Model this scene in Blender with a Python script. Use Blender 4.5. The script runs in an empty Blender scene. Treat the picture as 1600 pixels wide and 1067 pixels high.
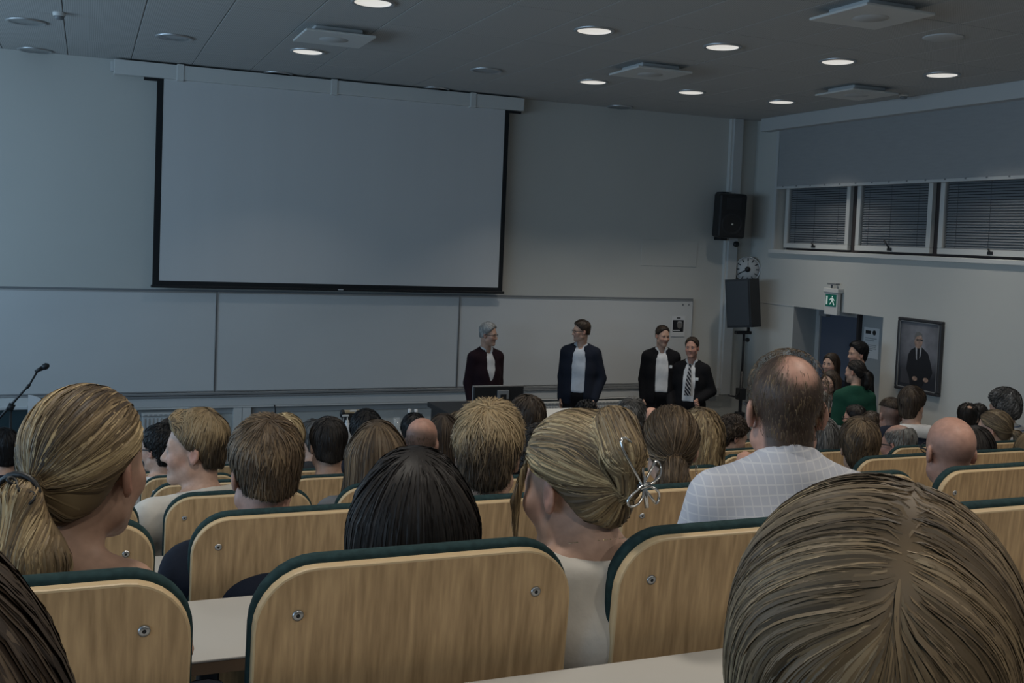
import bpy, bmesh, math, random
import numpy as np
from mathutils import Vector, Matrix, Euler

# ------------------------------------------------------------------ camera
H = 2.75                                   # camera height above the front floor
FPX, CYPX = 1620.18, 450.0                 # focal length and optical axis row for a 1600 x 1067 frame
YAW, PITCH, ROLL = 0.391731, -0.049745, 0.041243
_f = np.array([math.sin(YAW)*math.cos(PITCH), math.cos(YAW)*math.cos(PITCH), math.sin(PITCH)])
_r = np.array([math.cos(YAW), -math.sin(YAW), 0.0]); _u = np.cross(_r, _f)
RIGHT = _r*math.cos(ROLL)+_u*math.sin(ROLL); UP = -_r*math.sin(ROLL)+_u*math.cos(ROLL); FWD = _f
CAM = np.array([0.0, 0.0, H])
scene = bpy.context.scene
COL = scene.collection
cd = bpy.data.cameras.new('camera'); cam = bpy.data.objects.new('camera', cd); COL.objects.link(cam)
cd.sensor_width = 36.0; cd.lens = FPX/1600*36; cd.shift_y = -(533.5-CYPX)/1600; cd.clip_start = 0.02
mw = Matrix.Identity(4)
for i in range(3):
    mw[i][0] = RIGHT[i]; mw[i][1] = UP[i]; mw[i][2] = -FWD[i]; mw[i][3] = CAM[i]
cam.matrix_world = mw
scene.camera = cam

# ------------------------------------------------------------------ light and exposure
vs = scene.view_settings
vs.view_transform = 'Standard'; vs.look = 'None'; vs.exposure = -0.75; vs.gamma = 1.0; vs.use_curve_mapping = False
world = bpy.data.worlds.new('world'); scene.world = world; world.use_nodes = True
bg = world.node_tree.nodes['Background']; bg.inputs[0].default_value = (0.55, 0.68, 0.9, 1); bg.inputs[1].default_value = 0.5
scene.cycles.max_bounces = 4; scene.cycles.diffuse_bounces = 3; scene.cycles.glossy_bounces = 2
scene.cycles.caustics_reflective = False; scene.cycles.caustics_refractive = False
scene.cycles.sample_clamp_indirect = 4.0

def area_light(name, loc, rot, sx, sy, power, color, spread=math.pi, shape='RECTANGLE'):
    l = bpy.data.lights.new(name, 'AREA'); l.shape = shape; l.size = sx
    if shape in ('RECTANGLE', 'ELLIPSE'): l.size_y = sy
    l.energy = power; l.color = color; l.spread = spread
    o = bpy.data.objects.new(name, l); COL.objects.link(o); o.location = loc; o.rotation_euler = rot
    return o
# daylight through the windows of the left wall (they stand outside the frame, see wall_left)
DAY = 88.0
for yy in (9.3, 6.2, 3.1, 0.0):
    area_light('daylight', (-4.17, yy, 2.75), (0, -math.pi/2, 0), 1.5, 2.5, DAY*(1.25 if yy > 8 else 1), (0.50, 0.75, 1.0))
LAMP_POWER, LAMP_COLOR = 13.5, (1.0, 0.93, 0.82)   # every lit ceiling downlight

# ------------------------------------------------------------------ helpers
rnd = random.Random(5)
def ray(x, y):
    return RIGHT*((x-800)/FPX) - UP*((y-CYPX)/FPX) + FWD
def atY(x, y, Y): d = ray(x, y); return CAM + d*(Y/d[1])
def atX(x, y, X): d = ray(x, y); return CAM + d*(X/d[0])
def atZ(x, y, Z): d = ray(x, y); return CAM + d*((Z-H)/d[2])
def view_yaw(x, y): d = ray(x, y); return math.atan2(d[0], d[1])

def tag(o, label=None, cat=None, group=None, kind=None):
    if label: o['label'] = label
    if cat: o['category'] = cat
    if group: o['group'] = group
    if kind: o['kind'] = kind
    return o
def empty(name, loc=(0, 0, 0), rz=0.0):
    o = bpy.data.objects.new(name, None); COL.objects.link(o); o.location = [float(v) for v in loc]; o.rotation_euler = (0, 0, rz)
    o.empty_display_size = 0.1
    return o
def link(name, me, parent=None, loc=None, rot=None):
    o = bpy.data.objects.new(name, me); COL.objects.link(o); o.parent = parent
    if loc is not None: o.location = [float(v) for v in loc]
    if rot is not None: o.rotation_euler = rot
    return o
def copy_tree(o, parent=None):
    c = o.copy(); COL.objects.link(c); c.parent = parent
    for ch in list(o.children): copy_tree(ch, c)
    return c

class MB:
    """collects simple shapes into one mesh"""
    def __init__(s): s.v = []; s.f = []; s.m = []; s.sm = []
    def add(s, vs, fs, m=0, smooth=False):
        b = len(s.v); s.v += [tuple(float(c) for c in p) for p in vs]
        for f in fs: s.f.append([b+i for i in f]); s.m.append(m); s.sm.append(smooth)
        return s
    def box(s, lo, hi, m=0, M=None, bev=0.0):
        x0, y0, z0 = lo; x1, y1, z1 = hi
        if bev > 0:
            b = min(bev, (x1-x0)/2.01, (y1-y0)/2.01, (z1-z0)/2.01); V = []; 
            bm = bmesh.new(); bmesh.ops.create_cube(bm, size=1)
            for v in bm.verts: v.co = Vector(((x0+x1)/2+v.co.x*(x1-x0), (y0+y1)/2+v.co.y*(y1-y0), (z0+z1)/2+v.co.z*(z1-z0)))
            bmesh.ops.bevel(bm, geom=bm.edges[:], offset=b, segments=2, profile=0.5, affect='EDGES')
            bm.verts.index_update(); V = [v.co.copy() for v in bm.verts]; F = [[v.index for v in f.verts] for f in bm.faces]; bm.free()
        else:
            V = [Vector(p) for p in ((x0,y0,z0),(x1,y0,z0),(x1,y1,z0),(x0,y1,z0),(x0,y0,z1),(x1,y0,z1),(x1,y1,z1),(x0,y1,z1))]
            F = [[0,3,2,1],[4,5,6,7],[0,1,5,4],[1,2,6,5],[2,3,7,6],[3,0,4,7]]
        if M is not None: V = [M @ p for p in V]
        return s.add(V, F, m)
    def tube(s, pts, rad, n=8, m=0, cap=True, closed=False):
        pts = [Vector(p) for p in pts]; N = len(pts)
        rads = rad if isinstance(rad, (list, tuple)) else [rad]*N
        V = []; F = []; up = None
        for i, p in enumerate(pts):
            a = pts[(i-1) % N] if (closed or i > 0) else p; b = pts[(i+1) % N] if (closed or i < N-1) else p
            t = (b-a); t = t.normalized() if t.length > 1e-9 else Vector((0, 0, 1))
            if up is None: up = t.orthogonal().normalized()
            up = (up - t*up.dot(t)); up = up.normalized() if up.length > 1e-6 else t.orthogonal().normalized()
            w = t.cross(up)
            for k in range(n):
                a_ = 2*math.pi*k/n; V.append(p+(up*math.cos(a_)+w*math.sin(a_))*rads[i])
        for i in range(N if closed else N-1):
            j = (i+1) % N
            for k in range(n): F.append([i*n+k, i*n+(k+1) % n, j*n+(k+1) % n, j*n+k])
        s.add(V, F, m, True)
        if cap and not closed:
            b = len(s.v)-N*n
            s.f.append([b+k for k in range(n)][::-1]); s.f.append([b+(N-1)*n+k for k in range(n)]); s.m += [m, m]; s.sm += [False, False]
        return s
    def lathe(s, prof, n=20, m=0, M=None, smooth=True):
        V = []; F = []; P = len(prof)
        for k in range(n):
            a = 2*math.pi*k/n
            for r, z in prof: V.append(Vector((r*math.cos(a), r*math.sin(a), z)))
        for k in range(n):
            for i in range(P-1): F.append([k*P+i, ((k+1) % n)*P+i, ((k+1) % n)*P+i+1, k*P+i+1])
        if M is not None: V = [M @ p for p in V]
        return s.add(V, F, m, smooth)
    def prism(s, poly, y0, y1, m=0, mside=None, M=None, axis='y'):
        n = len(poly); V = []
        for yy in (y0, y1):
            for a, b in poly: V.append(Vector((a, yy, b)) if axis == 'y' else (Vector((yy, a, b)) if axis == 'x' else Vector((a, b, yy))))
        if M is not None: V = [M @ p for p in V]
        s.add(V, [list(range(n)), list(range(2*n-1, n-1, -1))], m)
        b = len(s.v)-2*n
        for i in range(n):
            j = (i+1) % n; s.f.append([b+j, b+i, b+n+i, b+n+j]); s.m.append(m if mside is None else mside); s.sm.append(False)
        return s
    def mesh(s, name, mats):
        me = bpy.data.meshes.new(name); me.from_pydata(s.v, [], s.f)
        for mm in (mats if isinstance(mats, (list, tuple)) else [mats]): me.materials.append(mm)
        me.polygons.foreach_set('material_index', s.m); me.polygons.foreach_set('use_smooth', s.sm); me.update()
        bm = bmesh.new(); bm.from_mesh(me); bmesh.ops.recalc_face_normals(bm, faces=bm.faces[:]); bm.to_mesh(me); bm.free()
        return me
    def build(s, name, mats, parent=None, loc=None, rot=None):
        return link(name, s.mesh(name, mats), parent, loc, rot)

# ------------------------------------------------------------------ materials
MATS = {}
def mat(name, col, rough=0.6, metal=0.0, spec=0.5, noise=None, bump=None, emit=None, alpha=None, coat=0.0):
    if name in MATS: return MATS[name]
    m = bpy.data.materials.new(name); m.use_nodes = True; nt = m.node_tree; N = nt.nodes; L = nt.links
    b = N['Principled BSDF']; b.inputs['Base Color'].default_value = (*col, 1); b.inputs['Roughness'].default_value = rough
    b.inputs['Metallic'].default_value = metal; b.inputs['Specular IOR Level'].default_value = spec
    if coat: b.inputs['Coat Weight'].default_value = coat
    tc = N.new('ShaderNodeTexCoord')
    if noise:                                # (scale xyz, amount)
        sc, amt = noise
        mp = N.new('ShaderNodeMapping'); mp.inputs['Scale'].default_value = sc; L.new(tc.outputs['Object'], mp.inputs[0])
        nz = N.new('ShaderNodeTexNoise'); nz.inputs['Scale'].default_value = 1.0; nz.inputs['Detail'].default_value = 4; L.new(mp.outputs[0], nz.inputs['Vector'])
        mr = N.new('ShaderNodeMapRange'); mr.inputs[1].default_value = 0.3; mr.inputs[2].default_value = 0.7; mr.inputs[3].default_value = 1-amt; mr.inputs[4].default_value = 1+amt*0.6
        L.new(nz.outputs['Fac'], mr.inputs[0])
        mx = N.new('ShaderNodeMix'); mx.data_type = 'RGBA'; mx.blend_type = 'MULTIPLY'; mx.inputs[0].default_value = 1; mx.inputs[6].default_value = (*col, 1)
        L.new(mr.outputs[0], mx.inputs[7]); L.new(mx.outputs[2], b.inputs['Base Color'])
    if bump:
        sc, st = bump
        nb = N.new('ShaderNodeTexNoise'); nb.inputs['Scale'].default_value = sc; nb.inputs['Detail'].default_value = 3; L.new(tc.outputs['Object'], nb.inputs['Vector'])
        bp = N.new('ShaderNodeBump'); bp.inputs['Strength'].default_value = st; bp.inputs['Distance'].default_value = 0.01; L.new(nb.outputs['Fac'], bp.inputs['Height']); L.new(bp.outputs[0], b.inputs['Normal'])
    if emit: b.inputs['Emission Color'].default_value = (*emit[0], 1); b.inputs['Emission Strength'].default_value = emit[1]
    if alpha is not None: b.inputs['Alpha'].default_value = alpha
    MATS[name] = m
    return m
def wood_mat(name, c1, c2):
    m = mat(name, c1, 0.42, spec=0.4); nt = m.node_tree; N = nt.nodes; L = nt.links; b = N['Principled BSDF']
    tc = N['Texture Coordinate']; oi = N.new('ShaderNodeObjectInfo')
    ad = N.new('ShaderNodeVectorMath'); ad.operation = 'ADD'; mu = N.new('ShaderNodeVectorMath'); mu.operation = 'SCALE'; mu.inputs[3].default_value = 40
    cb = N.new('ShaderNodeCombineXYZ'); L.new(oi.outputs['Random'], cb.inputs[0]); L.new(oi.outputs['Random'], cb.inputs[2]); L.new(cb.outputs[0], mu.inputs[0])
    L.new(tc.outputs['Object'], ad.inputs[0]); L.new(mu.outputs[0], ad.inputs[1])
    mp = N.new('ShaderNodeMapping'); mp.inputs['Scale'].default_value = (9, 9, 0.9); L.new(ad.outputs[0], mp.inputs[0])
    n1 = N.new('ShaderNodeTexNoise'); n1.inputs['Scale'].default_value = 1.0; n1.inputs['Detail'].default_value = 2; L.new(mp.outputs[0], n1.inputs['Vector'])
    wv = N.new('ShaderNodeMath'); wv.operation = 'MULTIPLY'; wv.inputs[1].default_value = 70; L.new(n1.outputs['Fac'], wv.inputs[0])
    sn = N.new('ShaderNodeMath'); sn.operation = 'SINE'; L.new(wv.outputs[0], sn.inputs[0])
    mp2 = N.new('ShaderNodeMapping'); mp2.inputs['Scale'].default_value = (160, 160, 5); L.new(ad.outputs[0], mp2.inputs[0])
    n2 = N.new('ShaderNodeTexNoise'); n2.inputs['Scale'].default_value = 1.0; n2.inputs['Detail'].default_value = 3; L.new(mp2.outputs[0], n2.inputs['Vector'])
    a1 = N.new('ShaderNodeMath'); a1.operation = 'MULTIPLY_ADD'; a1.inputs[1].default_value = 0.11; a1.inputs[2].default_value = 0.12; L.new(sn.outputs[0], a1.inputs[0])
    a2 = N.new('ShaderNodeMath'); a2.operation = 'MULTIPLY_ADD'; a2.inputs[1].default_value = 0.75; L.new(n2.outputs['Fac'], a2.inputs[0]); L.new(a1.outputs[0], a2.inputs[2])
    mx = N.new('ShaderNodeMix'); mx.data_type = 'RGBA'; mx.inputs[6].default_value = (*c1, 1); mx.inputs[7].default_value = (*c2, 1); L.new(a2.outputs[0], mx.inputs[0])
    L.new(mx.outputs[2], b.inputs['Base Color'])
    return m
M_wall = mat('painted wall', (0.60, 0.60, 0.57), 0.85, noise=((0.7, 0.7, 0.7), 0.03), bump=(180, 0.05))
M_ceil = mat('ceiling tile', (0.56, 0.56, 0.55), 0.9)
def _perf(m):
    nt = m.node_tree; N = nt.nodes; L = nt.links; b = N['Principled BSDF']; tc = N['Texture Coordinate']
    vo = N.new('ShaderNodeTexVoronoi'); vo.inputs['Scale'].default_value = 62; vo.inputs['Randomness'].default_value = 0.0; vo.voronoi_dimensions = '2D'
    L.new(tc.outputs['Object'], vo.inputs['Vector'])
    cr = N.new('ShaderNodeMapRange'); cr.inputs[1].default_value = 0.22; cr.inputs[2].default_value = 0.3; cr.inputs[3].default_value = 0.55; cr.inputs[4].default_value = 1.0; L.new(vo.outputs['Distance'], cr.inputs[0])
    mx = N.new('ShaderNodeMix'); mx.data_type = 'RGBA'; mx.blend_type = 'MULTIPLY'; mx.inputs[0].default_value = 1; mx.inputs[6].default_value = (0.54, 0.54, 0.53, 1)
    L.new(cr.outputs[0], mx.inputs[7]); L.new(mx.outputs[2], b.inputs['Base Color'])
_perf(M_ceil)
M_seam = mat('ceiling rail', (0.45, 0.45, 0.44), 0.7)
M_white = mat('white lacquer', (0.68, 0.68, 0.66), 0.45)
M_trim = mat('grey white trim', (0.58, 0.59, 0.59), 0.5)
M_alu = mat('aluminium', (0.55, 0.56, 0.57), 0.35, metal=0.7)
M_board = mat('whiteboard enamel', (0.66, 0.67, 0.67), 0.34, spec=0.45, noise=((0.9, 0.9, 1.6), 0.04))
M_screen = mat('projection fabric', (0.66, 0.66, 0.66), 0.9, noise=((3.0, 1, 0.15), 0.02))
M_black = mat('black plastic', (0.012, 0.013, 0.015), 0.5)
M_blackcloth = mat('black masking cloth', (0.008, 0.009, 0.011), 0.8)
M_dark = mat('dark steel', (0.03, 0.032, 0.036), 0.45, metal=0.3)
M_blind = mat('grey blind fabric', (0.36, 0.37, 0.38), 0.9, noise=((6, 6, 40), 0.04))
M_slat = mat('blind slat', (0.62, 0.65, 0.68), 0.5)
M_glass = mat('window glass', (0.05, 0.06, 0.07), 0.05, spec=0.6, alpha=0.2)
M_night = mat('dark rubber gasket', (0.05, 0.04, 0.04), 0.8)
M_door = mat('blue grey door', (0.085, 0.105, 0.15), 0.5)
M_jamb = mat('grey jamb', (0.40, 0.42, 0.43), 0.6)
M_chrome = mat('polished steel', (0.7, 0.7, 0.7), 0.2, metal=1.0)
M_bolt = mat('steel bolt', (0.42, 0.43, 0.44), 0.35, metal=0.9)
M_reflector = mat('downlight reflector', (0.5, 0.51, 0.52), 0.25, metal=0.9)
M_floor = mat('grey linoleum', (0.16, 0.165, 0.175), 0.5, noise=((3, 3, 3), 0.1))
M_wood = wood_mat('beech plywood', (0.22, 0.134, 0.063), (0.70, 0.475, 0.255))
M_woodedge = mat('plywood edge', (0.56, 0.41, 0.235), 0.5)
M_pad = mat('dark green wool', (0.022, 0.047, 0.050), 0.95, spec=0.2, noise=((90, 90, 90), 0.25))
M_desk = mat('desk laminate', (0.47, 0.45, 0.415), 0.4, spec=0.4, noise=((2, 2, 2), 0.03))
M_deskedge = mat('desk wood edge', (0.20, 0.13, 0.08), 0.6)
M_frame = mat('grey powder coat', (0.22, 0.23, 0.24), 0.5)
M_paper = mat('paper', (0.72, 0.73, 0.74), 0.8)
M_green = mat('dark teal board', (0.015, 0.04, 0.05), 0.5)
M_rad = mat('radiator enamel', (0.60, 0.61, 0.61), 0.45)
# ------------------------------------------------------------------ the room
D, XW, XL, YB, CZ = 11.64, 8.24, -4.2, -4.0, H+1.66     # front wall, right wall, left wall, back wall, ceiling
def struct(o): return tag(o, kind='structure')
RY0, PITCHY, RZ0, DROP = 1.39, 1.02, H-0.456, 0.209
def rowY(n): return RY0+PITCHY*(n-1)
def rowTop(n): return RZ0-DROP*(n-1)
def rowFloor(n): return max(0.0, rowTop(n)-0.95)
# stepped floor
b = MB(); prof = [(D+0.3, -0.2), (D+0.3, 0.0)]
edge = lambda n: rowY(n)+0.60
for n in range(7, -1, -1):
    z1 = rowFloor(n); z0 = rowFloor(n+1) if n < 7 else 0.0
    if abs(z1-z0) > 1e-4: prof += [(edge(n), z0), (edge(n), z1)]
prof += [(edge(-1)-0.0, rowFloor(0)), (edge(-1), rowFloor(0)+0.209), (YB-0.3, rowFloor(0)+0.209), (YB-0.3, -0.2)]
b.prism(prof, XL-0.3, XW+0.9, axis='x')
struct(b.build('floor', M_floor))
# walls
wf = struct(MB().box((XL-0.2, D, -0.2), (XW+0.9, D+0.2, CZ+0.2)).build('wall_front', M_wall))
struct(MB().box((XL-0.2, YB-0.2, -0.2), (XW+0.9, YB, CZ+0.2)).build('wall_back', M_wall))
wl = MB()
for y0, y1 in ((YB, -1.25), (1.25, 1.85), (4.35, 4.95), (7.45, 8.05), (10.55, D)): wl.box((XL-0.25, y0, 0), (XL, y1, CZ+0.1))
wl.box((XL-0.25, YB, 0), (XL, D, 2.0)); wl.box((XL-0.25, YB, 3.5), (XL, D, CZ+0.1))
struct(wl.build('wall_left', M_wall))
WX0 = XW+0.17                                # window plane in the niche
NY1, NZ0, NZ1 = 11.12, 2.70, CZ-0.10
DY0, DY1, DZ = 9.08, 10.66, 2.02             # door recess
DX = XW+0.35
wr = MB()
wr.box((XW, NY1, 0), (XW+0.6, D, CZ+0.1)); wr.box((XW, YB, NZ1), (XW+0.6, NY1, CZ+0.1))
wr.box((XW, YB, 0), (XW+0.6, DY0, NZ0)); wr.box((XW, DY1, 0), (XW+0.6, NY1, NZ0)); wr.box((XW, DY0, DZ), (XW+0.6, DY1, NZ0))
wr.box((DX, DY0, 0), (XW+0.6, DY1, DZ)); wr.box((WX0+0.12, YB, NZ0), (XW+0.6, NY1, NZ1))
struct(wr.build('wall_right', M_wall))
# ceiling: soffit slab, and the tiles that hang in it
ceil = struct(MB().box((XL-0.2, YB-0.2, CZ+0.02), (XW+0.9, D+0.2, CZ+0.2)).build('ceiling', M_seam))
struct(MB().box((XL, YB, CZ), (XW, 4.0, CZ+0.02)).build('trim_1', M_ceil))
tile = MB().box((-0.2965, -0.5965, 0), (0.2965, 0.5965, 0.0195), bev=0.003).mesh('ceiling_tile', M_ceil)
for i in range(-3, 14):
    xc = 0.7+0.6*i
    if xc-0.3 > XW or xc < -2.6: continue
    for j in range(7):
        yc = D-0.44-1.2*j
        if yc < 4.4: continue
        if xc+0.3 > XW:
            link('ceiling_tile', MB().box((xc-0.2965, yc-0.5965, CZ+0.0005), (XW, yc+0.5965, CZ+0.02)).mesh('ceiling_tile_cut', M_ceil), ceil)
        elif yc+0.6 > D:
            link('ceiling_tile', MB().box((xc-0.2965, yc-0.5965, CZ+0.0005), (xc+0.2965, D, CZ+0.02)).mesh('ceiling_tile_cut', M_ceil), ceil)
        else: link('ceiling_tile', tile, ceil, (xc, yc, CZ+0.0005))
struct(MB().box((XL, 4.0, CZ+0.001), (-2.5, D, CZ+0.02)).build('trim_2', M_ceil))

# downlights --------------------------------------------------------
def downlight(x, y, lit, label, boost=1.0, spread=98):
    r = empty('downlight', (x, y, CZ)); tag(r, label, 'ceiling light', 'round ceiling downlights')
    R = 0.14 if y > 6 else 0.15
    MB().lathe([(R+0.022, -0.001), (R+0.022, -0.012), (R+0.008, -0.016), (R-0.006, -0.010)], 32).build('rim', M_alu, r)
    MB().lathe([(R-0.004, -0.010), (R-0.015, -0.003), (R-0.03, -0.0015), (0.001, -0.0012)], 32).build('reflector', M_reflector if not lit else M_lens, r)
    if lit:
        l = bpy.data.lights.new('lamp', 'AREA'); l.shape = 'DISK'; l.size = 2*R-0.05; l.energy = LAMP_POWER*boost; l.color = LAMP_COLOR; l.spread = math.radians(spread)
        o = bpy.data.objects.new('lamp', l); COL.objects.link(o); o.parent = r; o.location = (0, 0, -0.018)
    return r
M_lens = mat('lit diffuser', (0.8, 0.8, 0.78), 0.6, emit=((1.0, 0.96, 0.88), 1.0))
nth = ('first', 'second', 'third', 'fourth', 'fifth', 'sixth', 'seventh', 'eighth', 'ninth', 'tenth', 'eleventh', 'twelfth', 'thirteenth', 'fourteenth')
for yy, row, xs in ((11.5, 'in the row nearest the front wall', [(-0.5, 0), (1.9, 0), (3.7, 0), (6.1, 0)]),
                    (9.87, 'in the middle row', [(-0.5, 0), (0.7, 0), (1.9, 1), (3.7, 0), (4.9, 1), (6.1, 1), (7.3, 1)]),
                    (7.47, 'in the row nearest the viewer', [(1.9, 1), (3.7, 1), (4.9, 1), (6.1, 1), (7.3, 1)])):
    for k, (x, lit) in enumerate(xs):
        downlight(x, yy, lit, '%s round downlight %s, %s from the left' % ('lit' if lit else 'unlit', row, nth[k]), 0.45 if (x == 1.9 and yy < 11) else 1.0)
for j, yy in enumerate((5.0, 2.0, -1.0)):           # the same fittings go on above and behind the viewer
    for k, x in enumerate((0.1, 2.5, 4.9)):
        downlight(x, yy, 1, 'lit round downlight %s, outside the picture, %s from the left' % (('above the front rows', 'above the nearest rows', 'behind the viewer')[j], nth[k]), 2.2 if yy < 3 else 1.0, 160 if yy < 3 else 110)
# air diffusers
def diffuser(x, y, label):
    r = empty('air_diffuser', (x, y, CZ)); tag(r, label, 'air vent', 'square ceiling air diffusers')
    MB().box((-0.2, -0.2, -0.05), (0.2, 0.2, 0), bev=0.01).build('duct_box', M_trim, r)
    MB().box((-0.29, -0.29, -0.072), (0.29, 0.29, -0.052), bev=0.006).build('plate', M_white, r)
    MB().lathe([(0.12, -0.0725), (0.115, -0.076), (0.001, -0.0765)], 28).build('disc', M_trim, r)
for x, y, l in ((1.9, 8.75, 'above the left part of the screen'), (4.93, 5.72, 'at the top edge, nearest the viewer'), (4.93, 8.72, 'in the middle of the ceiling'), (7.28, 8.6, 'nearest the window wall')):
    diffuser(x, y, 'white square ceiling air diffuser '+l)
for x, y, l in ((-0.23, 9.3, 'small white smoke detector on ceiling at far left'), (7.9, 8.6, 'small white smoke detector above the windows')):
    r = empty('smoke_detector', (x, y, CZ)); tag(r, l, 'smoke detector')
    MB().lathe([(0.05, 0), (0.05, -0.02), (0.042, -0.03)], 20).build('base', M_white, r)
    MB().lathe([(0.036, -0.03), (0.036, -0.045), (0.026, -0.055), (0.001, -0.056)], 20).build('sensor', M_frame, r)
r = empty('ceiling_speaker', (6.05, 6.2, CZ)); tag(r, 'flush round white ceiling loudspeaker near the upper right', 'speaker')
MB().lathe([(0.15, 0), (0.15, -0.006), (0.14, -0.01), (0.001, -0.008)], 28).build('grille', M_trim, r)

# screen --------------------------------------------------------------
SY = D-0.13
def PX(x, y, Y): p = atY(x, y, Y); return p[0], p[2]
x0, zt = PX(178, 100, SY); x1, _ = PX(816, 158, SY); _, zb = PX(500, 145.5, SY)
scr = empty('projection_screen', ((x0+x1)/2, SY, zb)); tag(scr, 'large white projection screen with black borders pulled down from its case', 'screen')
o = lambda x: x-(x0+x1)/2
MB().box((o(x0), -0.07, 0), (o(x1), 0.07, CZ-zb-0.02), bev=0.006).build('case', M_white, scr)
for px in (281, 521, 738): 
    xx = o(PX(px, 120, SY)[0]); MB().box((xx-0.035, -0.078, -0.012), (xx+0.035, 0.078, CZ-zb-0.01), bev=0.004).build('case_bracket', M_white, scr)
MB().box((o(x0)-0.03, -0.05, 0.03), (o(x0), 0.05, 0.13), bev=0.004).build('end_cap', M_trim, scr)
xa, xb_ = o(PX(251.5, 300, SY)[0]), o(PX(784, 300, SY)[0]); zl = PX(500, 443.5, SY)[1]-zb
xa0 = xa-0.065; xb0 = xb_+0.065
MB().box((xa, -0.004, zl), (xb_, 0.0, 0.02)).build('fabric', M_screen, scr)
MB().box((xa0, -0.006, zl-0.06), (xa, 0.002, 0.0)).build('border', M_blackcloth, scr); MB().box((xb_, -0.006, zl-0.06), (xb0-0.01, 0.002, 0.0)).build('border', M_blackcloth, scr)
MB().box((xa, -0.006, zl-0.05), (xb_, 0.002, zl)).build('border', M_blackcloth, scr)
MB().box((xa0-0.13, -0.01, -0.03), (xa0+0.02, 0.01, 0.0)).build('border', M_blackcloth, scr)
MB().box((xb0-0.02, -0.01, -0.03), (xb0+0.14, 0.01, 0.0)).build('border', M_blackcloth, scr)
MB().box((xa0-0.015, -0.014, zl-0.075), (xb0+0.015, 0.014, zl-0.045), bev=0.006).build('bottom_bar', M_black, scr)
xx = o(PX(532, 449, SY)[0]); MB().box((xx-0.03, -0.02, zl-0.066), (xx+0.03, -0.012, zl-0.054), bev=0.002).build('pull_tab', M_trim, scr)

# whiteboards and rails -------------------------------------------------
BZ1, BZ0 = H-0.735, H-1.825
bx = [-1.47, 1.335, 4.13, 7.37]
for i, l in enumerate(('leftmost of the three long whiteboards on the front wall', 'middle one of the three long whiteboards, below the screen', 'rightmost whiteboard, behind the four standing men')):
    r = empty('whiteboard', ((bx[i]+bx[i+1])/2, D, BZ0)); tag(r, l, 'whiteboard', 'whiteboards along the front wall')
    w = (bx[i+1]-bx[i])/2; h = BZ1-BZ0
    MB().box((-w+0.012, -0.03, 0.012), (w-0.012, -0.002, h-0.014)).build('writing_surface', M_board, r)
    fr = [((-w+0.003, -0.036, 0), (w-0.003, -0.002, 0.012)), ((-w+0.003, -0.036, h-0.014), (w-0.003, -0.002, h)), ((-w+0.003, -0.036, 0.012), (-w+0.012, -0.002, h-0.014)), ((w-0.012, -0.036, 0.012), (w-0.003, -0.002, h-0.014))]
    for lo, hi in fr: MB().box(lo, hi).build('frame', M_alu, r)
    if i == 2:
        for xx in (w-0.07, w-0.16): MB().lathe([(0.011, 0), (0.011, 0.006), (0.001, 0.007)], 12, M=Matrix.Translation((xx, -0.03, h-0.06)) @ Matrix.Rotation(math.pi/2, 4, 'X')).build('mount_cap', M_frame, r)
r = empty('shadow_gap_rail', (3, D, BZ1)); tag(r, 'dark slim rail drawn for the shadow gap along the whiteboard tops', 'rail')
MB().box((-4.47, -0.022, 0.001), (4.37, -0.001, 0.02)).build('rail', M_frame, r)  # dark solid strip stands in for the shadow gap above the boards
r = empty('pen_tray', (3, D, BZ0)); tag(r, 'aluminium pen tray running along the bottom of the whiteboards', 'pen tray')
MB().box((-4.47, -0.05, -0.032), (4.37, -0.001, -0.004), bev=0.004).build('tray', M_alu, r)
MB().box((-4.47, -0.09, -0.052), (4.37, -0.001, -0.036)).build('lip', M_frame, r)
tz0, tz1 = H-1.98, H-1.88
r = empty('cable_trunking', (3, D, tz0)); tag(r, 'pale cable trunking along the front wall below the whiteboards', 'cable trunking')
MB().box((-6.4, -0.075, 0), (4.80, -0.001, tz1-tz0), bev=0.006).build('duct', M_trim, r)
MB().box((-6.4, -0.085, -0.016), (4.80, -0.001, -0.001)).build('lower_edge', M_white, r)
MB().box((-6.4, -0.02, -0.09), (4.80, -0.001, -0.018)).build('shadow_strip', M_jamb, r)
xx0, xx1 = PX(363, 650, D)[0], PX(390, 650, D)[0]
r = empty('floor_duct', ((xx0+xx1)/2, D, 0)); tag(r, 'vertical white cable duct dropping from the trunking, left', 'cable duct')
w = (xx1-xx0)/2
MB().box((-w, -0.08, 0), (-0.003, -0.001, tz0-0.02)).build('cover', M_white, r); MB().box((0.003, -0.08, 0), (w, -0.001, tz0-0.02)).build('cover', M_white, r)
r = empty('loose_cable', (PX(426, 634, D)[0], D-0.12, tz0)); tag(r, 'short black cable hanging out of the trunking', 'cable')
MB().tube([(0, 0, 0.01), (0.01, -0.01, -0.06), (-0.01, -0.01, -0.16), (-0.05, 0, -0.25), (-0.06, 0.05, -0.5)], 0.008, 6).build('cord', M_black, r)
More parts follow.
